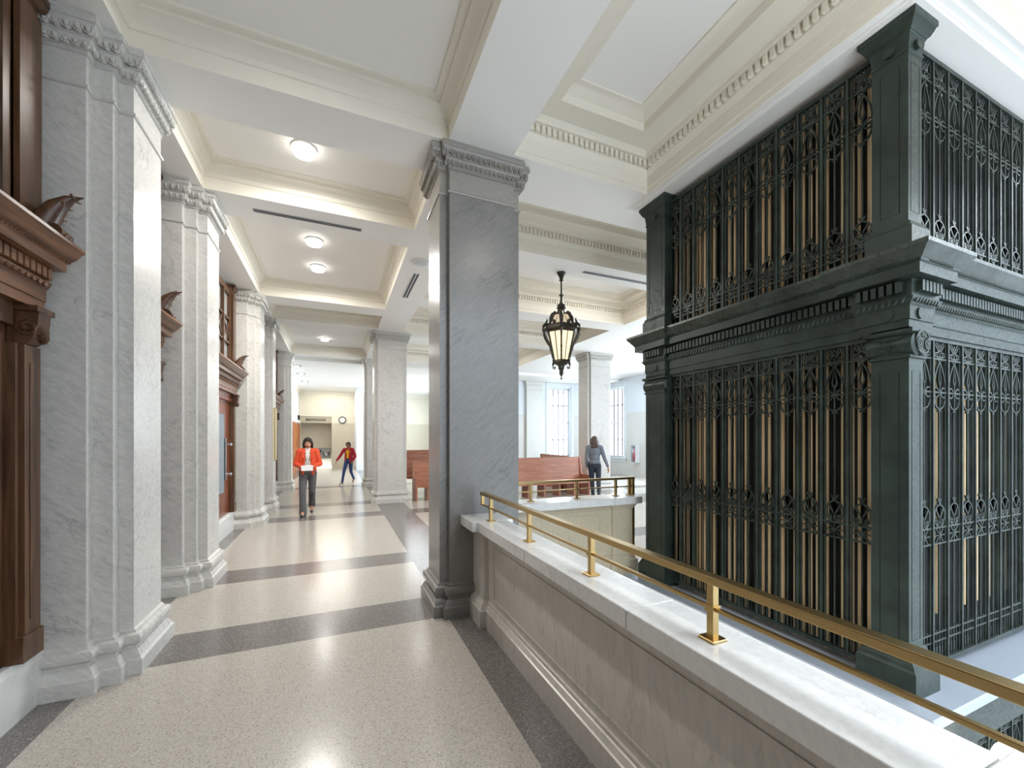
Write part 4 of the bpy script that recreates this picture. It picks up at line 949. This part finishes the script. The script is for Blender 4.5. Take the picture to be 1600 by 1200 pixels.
def hand(caps, wrist, dirv, side, curl=.5, palm=None):
    """palm and five bent fingers; dirv = along the hand, side = towards the thumb"""
    w0 = Vector(wrist); d = Vector(dirv).normalized(); sd = Vector(side); sd = (sd-d*sd.dot(d)).normalized(); nrm = d.cross(sd)
    if palm is not None and nrm.dot(Vector(palm)) < 0: nrm = -nrm
    for k in (-1.2, -.4, .4, 1.2): caps.append((w0+d*.012+sd*k*.010, w0+d*.075+sd*k*.017, .016, .011))
    for k, l in zip((1.2, .4, -.4, -1.2), (.068, .076, .070, .054)):
        b = w0+d*.080+sd*k*.019; a1 = (d*math.cos(curl*.6)+nrm*math.sin(curl*.6)).normalized(); a2 = (d*math.cos(curl*1.6)+nrm*math.sin(curl*1.6)).normalized()
        a3 = (d*math.cos(curl*2.4)+nrm*math.sin(curl*2.4)).normalized()
        p1 = b+a1*l*.45; p2 = p1+a2*l*.32; p3 = p2+a3*l*.25
        caps += [(b-d*.015, p1, .0092, .0084), (p1, p2, .0084, .0076), (p2, p3, .0076, .0066)]
    t0 = w0+d*.030+sd*.026; t1 = t0+(d*.6+sd*.7+nrm*.25).normalized()*.036; t2 = t1+(d*.9+sd*.25+nrm*.4).normalized()*.030
    caps += [(t0-sd*.01, t1, .012, .0095), (t1, t2, .0095, .008)]
def head(c, fwd_tilt=0, yaw=0):
    """balls and caps of a head centred on c (middle of the skull), facing +y"""
    T = Matrix.Translation(c) @ Matrix.Rotation(R(yaw), 4, 'Z') @ Matrix.Rotation(R(-fwd_tilt), 4, 'X')
    P = lambda x, y, z: tuple(T @ Vector((x, y, z)))
    balls = [(P(0, -.012, .022), (.074, .090, .088)), (P(0, .018, -.035), (.058, .066, .070)), (P(0, .045, -.078), (.030, .028, .026)), (P(0, -.05, -.02), (.062, .06, .07))]
    caps = [(P(0, .078, .012), P(0, .098, -.022), .008, .012), (P(-.035, .066, .026), P(.035, .066, .026), .010, .010)]
    for s in (-1, 1):
        balls.append((P(s*.073, -.012, -.012), (.010, .019, .031))); balls.append((P(s*.034, .052, -.030), (.022, .020, .020))); caps.append((P(s*.008, .090, -.024), P(s*.014, .082, -.026), .007, .006))
    return P, balls, caps
def face(P, root, parent):
    for s in (-1, 1):
        m = MB(); m.ball(P(s*.030, .0705, .005), (.0115, .0085, .0052), 10, 6); m.build('eye', eyew, parent, smooth=60)
        m = MB(); m.ball(P(s*.030, .0770, .0045), (.0055, .0035, .0048), 8, 5); m.build('iris', eyed, parent, smooth=60)
        m = MB(); m.tube([P(s*.014, .080, .024), P(s*.032, .080, .030), P(s*.048, .068, .024)], [.003, .0038, .002], 5); m.build('eyebrow', brow, parent, smooth=60)
    m = MB(); m.tube([P(-.023, .072, -.053), P(-.010, .083, -.050), P(0, .084, -.051), (P(.010, .083, -.050)), P(.023, .072, -.053)], [.002, .005, .0045, .005, .002], 6); m.tube([P(-.020, .072, -.056), P(0, .083, -.061), P(.020, .072, -.056)], [.002, .0055, .002], 6)
    m.build('mouth', lip, parent, smooth=60)
def person(loc, rz, J, skin, label, dress, height=1.66, tilt=0, yaw=0, voxel=.0055):
    """J = joints in metres for a 1.66 m figure facing +y: hip/knee/ankle/toe, shoulder/elbow/wrist per side (l, r)"""
    root = thing('person', (0, 0, 0), label, 'person')
    V3 = lambda k: Vector(J[k])
    pel, ch, nk, hd = V3('pelvis'), V3('chest'), V3('neck'), V3('head')
    P, hb, hc = head(J['head'], tilt, yaw)
    caps = list(hc); balls = list(hb)
    caps += [(nk-Vector((0, 0, .03)), hd+Vector((0, -.012, -.06)), .050, .046)]
    balls += [(pel, (.145, .092, .105)), ((pel+ch)/2, (.112, .074, .17)), (ch+Vector((0, -.008, 0)), (.132, .078, .14)), (ch+Vector((0, -.01, .08)), (.13, .064, .075))]
    for s in 'lr':
        sh, el, wr = V3('sh'+s), V3('el'+s), V3('wr'+s); caps += [(ch+Vector((0, 0, .10)), sh, .048, .043), (sh, el, .041, .034), (el, wr, .034, .024)]
        hp, kn, an, to = V3('hip'+s), V3('kn'+s), V3('an'+s), V3('to'+s); caps += [(hp, kn, .080, .052), (kn, kn*.62+an*.38, .050, .050), (kn*.62+an*.38, an, .050, .034), (an, to, .036, .028)]
        hand(caps, wr, J['hd'+s], J['th'+s], J.get('curl'+s, .5), J.get('pn'+s))
    body = vox('body', skin, root, caps, balls, voxel, 2)
    face(P, root, root)
    dress(root, J, V3, P)
    sc_ = height/1.66
    root.scale = (sc_,)*3; root.location = loc; root.rotation_euler = (0, 0, rz)
    return root
def legs(root, V3, mat, r=(.094, .070, .068, .076), name='trousers', waist=.115):
    caps = []; 
    for s in 'lr':
        hp, kn, an = V3('hip'+s), V3('kn'+s), V3('an'+s); a_ = an+(an-kn).normalized()*.03
        caps += [(hp, kn, r[0], r[1]), (kn, kn*.5+a_*.5, r[1], r[2]), (kn*.5+a_*.5, a_, r[2], r[3])]
    p = V3('pelvis'); vox(name, mat, root, caps, [(p, (.165, waist, .12)), (p+Vector((0, 0, .07)), (.140, .10, .07))], .008, 3)
def shoe(root, V3, s, mat, heel=.0):
    an, to = V3('an'+s), V3('to'+s); d = (to-an); d.normalize(); up = Vector((0, 0, 1)); up = (up-d*up.dot(d)).normalized()
    he = an-d*.035-up*.035; tt = to+d*.045-up*.018
    vox('shoe', mat, root, [(he, an+d*.06-up*.035, .036, .036), (an+d*.05-up*.035, tt, .038, .030), (an-up*.02, an-up*.03+d*.03, .036, .036)], [], .007, 2)
def sleeve(V3, s, r=(.062, .055, .042)): 
    sh, el, wr = V3('sh'+s), V3('el'+s), V3('wr'+s); return [(sh, el, r[0], r[1]), (el, wr*.88+el*.12, r[1], r[2])]

# -- the person in the orange blazer
blazer = fabric('orange_blazer', lin(226, 84, 48)); shirt = fabric('white_shirt', lin(236, 234, 230)); grey = fabric('grey_trousers', lin(92, 90, 92)); darkhair = fabric('dark_brown_hair', lin(48, 36, 30), .5)
blackshoe = newmat('black_shoe', lin(28, 28, 32), .35); redj = fabric('crimson_jacket', lin(178, 34, 50)); yel = fabric('yellow_top', lin(238, 176, 22)); jeans = fabric('blue_jeans', lin(52, 74, 120)); greysw = fabric('grey_sweater', lin(112, 118, 128)); navy = fabric('navy_trousers', lin(44, 50, 62)); brownhair = fabric('brown_hair', lin(82, 66, 58), .5); whitesh = newmat('white_shoe', lin(214, 208, 206), .5); paper = newmat('paper', lin(240, 240, 240), .6); cord = newmat('black_lanyard', lin(34, 36, 40), .6)
def jacket_open(root, V3, mat, gap, hem, shirtmat, name='blazer', lap=True):
    ch, pl = V3('chest'), V3('pelvis'); caps = []; balls = []
    top = ch[2]+.12; bot = pl[2]-hem
    caps += [((0, -.035, top-.02), (0, -.045, bot+.06), .085, .085)]
    for sd in (-1, 1):
        x = sd*.095
        caps += [((sd*.092, -.01, top), (sd*.098, .0, ch[2]-.10), .072, .064), ((sd*.098, .0, ch[2]-.10), (sd*.10, -.005, bot), .064, .078),
                 ((sd*(gap+.025), .055, top-.06), (sd*(gap+.015), .075, pl[2]+.05), .030, .032), ((sd*(gap+.015), .075, pl[2]+.05), (sd*(gap+.05), .075, bot+.0), .032, .03),
                 ((sd*.05, -.02, top+.055), (sd*.13, -.01, top+.01), .038, .05)]
    for s in 'lr': caps += sleeve(V3, s)+[(ch+Vector((0, -.01, .09)), V3('sh'+s), .078, .064)]
    vox(name, mat, root, caps, balls, .008, 3)
    if lap:
        for sd in (-1, 1):
            m = MB(); pr = [(sd*.045, .055, top+.06), (sd*(gap+.045), .085, top-.02), (sd*(gap+.055), .110, top-.10), (sd*(gap-.005), .112, ch[2]-.08), (sd*(gap-.008), .108, top-.12), (sd*.035, .075, top+.03)]
            m.loft([pr, [(x, y+.008, z) for x, y, z in pr]], True, True, 0, capstart=True); m.build('lapel', mat, root)
    balls = [((0, .008, ch[2]+.01), (.142, .094, .17)), ((0, .006, (ch[2]+pl[2])/2-.02), (.132, .094, .20))]
    vox('shirt', shirtmat, root, [((0, .01, top+.05), (0, .0, top), .058, .075)], balls, .008, 2)
def dressA(root, J, V3, P):
    jacket_open(root, V3, blazer, .055, .05, shirt)
    legs(root, V3, grey)
    for s in 'lr': shoe(root, V3, s, blackshoe)
    ch = V3('chest')
    m = MB()
    for sd in (-1, 1): m.loft([[(sd*.012, .078, 1.395), (sd*.055, .055, 1.43), (sd*.062, .072, 1.375), (sd*.03, .095, 1.345)], [(sd*.012, .090, 1.397), (sd*.057, .062, 1.432), (sd*.066, .080, 1.377), (sd*.03, .104, 1.347)]], True, True, 0, capstart=True)
    m.build('shirt_collar', shirt, root)
    m = MB(); m.tube([(-.065, .03, 1.42), (-.055, .095, 1.34), (-.035, .118, 1.20), (0, .125, 1.06), (.035, .118, 1.20), (.055, .095, 1.34), (.065, .03, 1.42)], .0055, 6); m.box(-.028, .028, .122, .128, .985, 1.065); m.build('lanyard', cord, root)
    H = V3('head')
    balls = [(P(0, -.025, .040), (.090, .098, .088)), (P(0, -.055, -.02), (.088, .075, .11))]
    caps = []
    for sd in (-1, 1): caps += [(P(sd*.070, -.006, .055), P(sd*.088, -.004, -.02), .022, .022), (P(sd*.088, -.004, -.02), P(sd*.084, -.006, -.105), .022, .018), (P(sd*.06, -.06, 0), P(sd*.07, -.05, -.13), .045, .035), (P(sd*.01, .062, .092), P(sd*.065, .045, .05), .020, .022)]
    caps += [(P(0, -.08, 0), P(0, -.07, -.13), .045, .04)]
    vox('hair', darkhair, root, caps, balls, .006, 2)
JA = dict(pelvis=(0, 0, .93), chest=(0, .005, 1.25), neck=(0, 0, 1.42), head=(0, .035, 1.545),
          shl=(-.165, 0, 1.37), ell=(-.235, -.02, 1.09), wrl=(-.115, .19, 1.045), hdl=(.75, .35, -.05), thl=(0, .1, 1), pnl=(0, -1, 0), curll=.55,
          shr=(.165, 0, 1.37), elr=(.235, -.02, 1.09), wrr=(.115, .19, 1.045), hdr=(-.75, .35, -.05), thr=(0, .1, 1), pnr=(0, -1, 0), curlr=.55,
          hipl=(-.085, 0, .90), knl=(-.080, -.03, .50), anl=(-.065, -.30, .19), tol=(-.06, -.235, .06),
          hipr=(.085, 0, .90), knr=(.095, .14, .50), anr=(.085, .17, .085), tor=(.095, .30, .045))
pa_ = person((-.56, 9.95, 0), R(180), JA, skin_m[0], 'person in an orange blazer and grey trousers walking while reading white papers', dressA, 1.66, 13)
m = MB(); pts = [(-.105, .235), (.105, .245)]
m.loft([[(x, y-.0+.05*(z-1.0), z) for x, y, z in ((-.11, .245, .965), (.115, .245, .965), (.115, .245, 1.075), (.0, .235, 1.085), (-.11, .245, 1.075))], [(x, y+.003+.05*(z-1.0), z) for x, y, z in ((-.11, .245, .965), (.115, .245, .965), (.115, .245, 1.075), (.0, .235, 1.085), (-.11, .245, 1.075))]], True, True, 0, capstart=True)
pz = m.build('paper_sheets', paper); pz.rotation_euler = (0, 0, R(180)); pz.location = (-.56, 9.95, 0); tag(pz, 'white papers held at the waist by the person in the orange blazer', 'paper', None, 'thing')

# -- the person in the crimson jacket, striding with one arm swung out
def dressB(root, J, V3, P):
    jacket_open(root, V3, redj, .05, .06, yel, 'jacket', False)
    legs(root, V3, jeans, (.088, .060, .050, .046), 'jeans')
    m = MB(); m.lathe([(.128, 1.00), (.132, .99), (.134, .95), (.130, .94)], 20, (0, 0, 0), 0, Matrix.Scale(.78, 4, (0, 1, 0)), cap=False); m.build('belt', newmat('black_belt', lin(22, 22, 24), .5), root, smooth=40)
    for s in 'lr': shoe(root, V3, s, whitesh)
    balls = [(P(0, -.028, .038), (.088, .098, .088)), (P(0, -.10, -.03), (.06, .05, .07)), (P(0, -.05, 0), (.086, .08, .08))]
    vox('hair', darkhair, root, [(P(-.05, .05, .075), P(.05, .05, .075), .022, .022), (P(-.085, .0, .04), P(-.08, -.03, -.05), .02, .02), (P(.085, .0, .04), P(.08, -.03, -.05), .02, .02)], balls, .006, 2)
    m = MB()
    for sd in (-1, 1): m.tube([(P(sd*.032+.020*math.cos(R(30*q)), .090, .006+.014*math.sin(R(30*q)))) for q in range(13)], .0022, 5)
    m.tube([P(-.012, .092, .008), P(.012, .092, .008)], .002, 5); m.build('glasses', cord, root)
JB = dict(pelvis=(0, 0, .94), chest=(0, .02, 1.25), neck=(0, .02, 1.42), head=(0, .045, 1.55),
          shl=(-.165, .0, 1.37), ell=(-.235, -.06, 1.10), wrl=(-.20, .06, .93), hdl=(.25, .35, -.7), thl=(.3, 1, .2), pnl=(1, 0, 0), curll=.7,
          shr=(.165, .03, 1.37), elr=(.29, .10, 1.13), wrr=(.39, .20, .93), hdr=(.3, .25, -.9), thr=(-.4, 1, 0), pnr=(-1, 0, 0), curlr=.4,
          hipl=(-.085, 0, .91), knl=(-.06, -.06, .50), anl=(-.03, -.36, .20), tol=(-.03, -.30, .065),
          hipr=(.085, 0, .91), knr=(.09, .20, .52), anr=(.10, .33, .10), tor=(.11, .46, .06))
person((.42, 15.9, 0), R(180-28), JB, skin_m[1], 'person in a crimson jacket, yellow top and blue jeans striding down the far corridor', dressB, 1.52, 4, 0)

# -- the person in the grey sweater seen from behind
def dressC(root, J, V3, P):
    ch, pl = V3('chest'), V3('pelvis'); caps = []
    for s in 'lr': caps += sleeve(V3, s, (.058, .048, .036))+[(ch+Vector((0, -.005, .10)), V3('sh'+s), .075, .060)]
    for sd in (-1, 1): caps += [((sd*.04, -.01, 1.43), (sd*.15, 0, 1.385), .045, .058)]
    vox('sweater', greysw, root, caps+[((0, 0, 1.46), (0, 0, 1.40), .058, .07)], [(ch, (.170, .115, .16)), ((ch+pl)/2+Vector((0, 0, .02)), (.142, .108, .17)), (pl+Vector((0, 0, .06)), (.162, .118, .085)), (ch+Vector((0, 0, .08)), (.16, .095, .08))], .008, 3)
    legs(root, V3, navy, (.092, .062, .052, .046))
    for s in 'lr': shoe(root, V3, s, blackshoe)
    balls = [(P(0, -.025, .035), (.092, .100, .092)), (P(0, -.065, -.04), (.095, .07, .12)), (P(-.03, -.08, -.14), (.07, .045, .07)), (P(.035, -.078, -.13), (.065, .045, .07))]
    vox('hair', brownhair, root, [(P(-.08, 0, .03), P(-.09, -.03, -.13), .03, .03), (P(.08, 0, .03), P(.09, -.03, -.12), .03, .03), (P(-.06, -.09, -.02), P(-.08, -.08, -.20), .02, .014)], balls, .006, 2)
JC = dict(pelvis=(0, 0, .93), chest=(0, .01, 1.25), neck=(0, .01, 1.42), head=(0, .03, 1.55),
          shl=(-.17, 0, 1.37), ell=(-.205, -.01, 1.09), wrl=(-.19, .05, .86), hdl=(0, .3, -1), thl=(.5, 1, 0), pnl=(1, 0, 0), curll=.4,
          shr=(.17, 0, 1.37), elr=(.25, -.05, 1.10), wrr=(.34, -.08, .87), hdr=(.12, .0, -1), thr=(-.4, 1, 0), pnr=(-1, 0, 0), curlr=.35,
          hipl=(-.085, 0, .90), knl=(-.06, .05, .49), anl=(-.03, .02, .085), tol=(-.035, .15, .045),
          hipr=(.085, 0, .90), knr=(.10, -.04, .50), anr=(.085, -.36, .20), tor=(.085, -.30, .06))
person((6.3, 9.15, 0), R(-30), JC, skin_m[2], 'person in a grey sweater and dark trousers walking away beyond the railing', dressC, 1.70, 0)
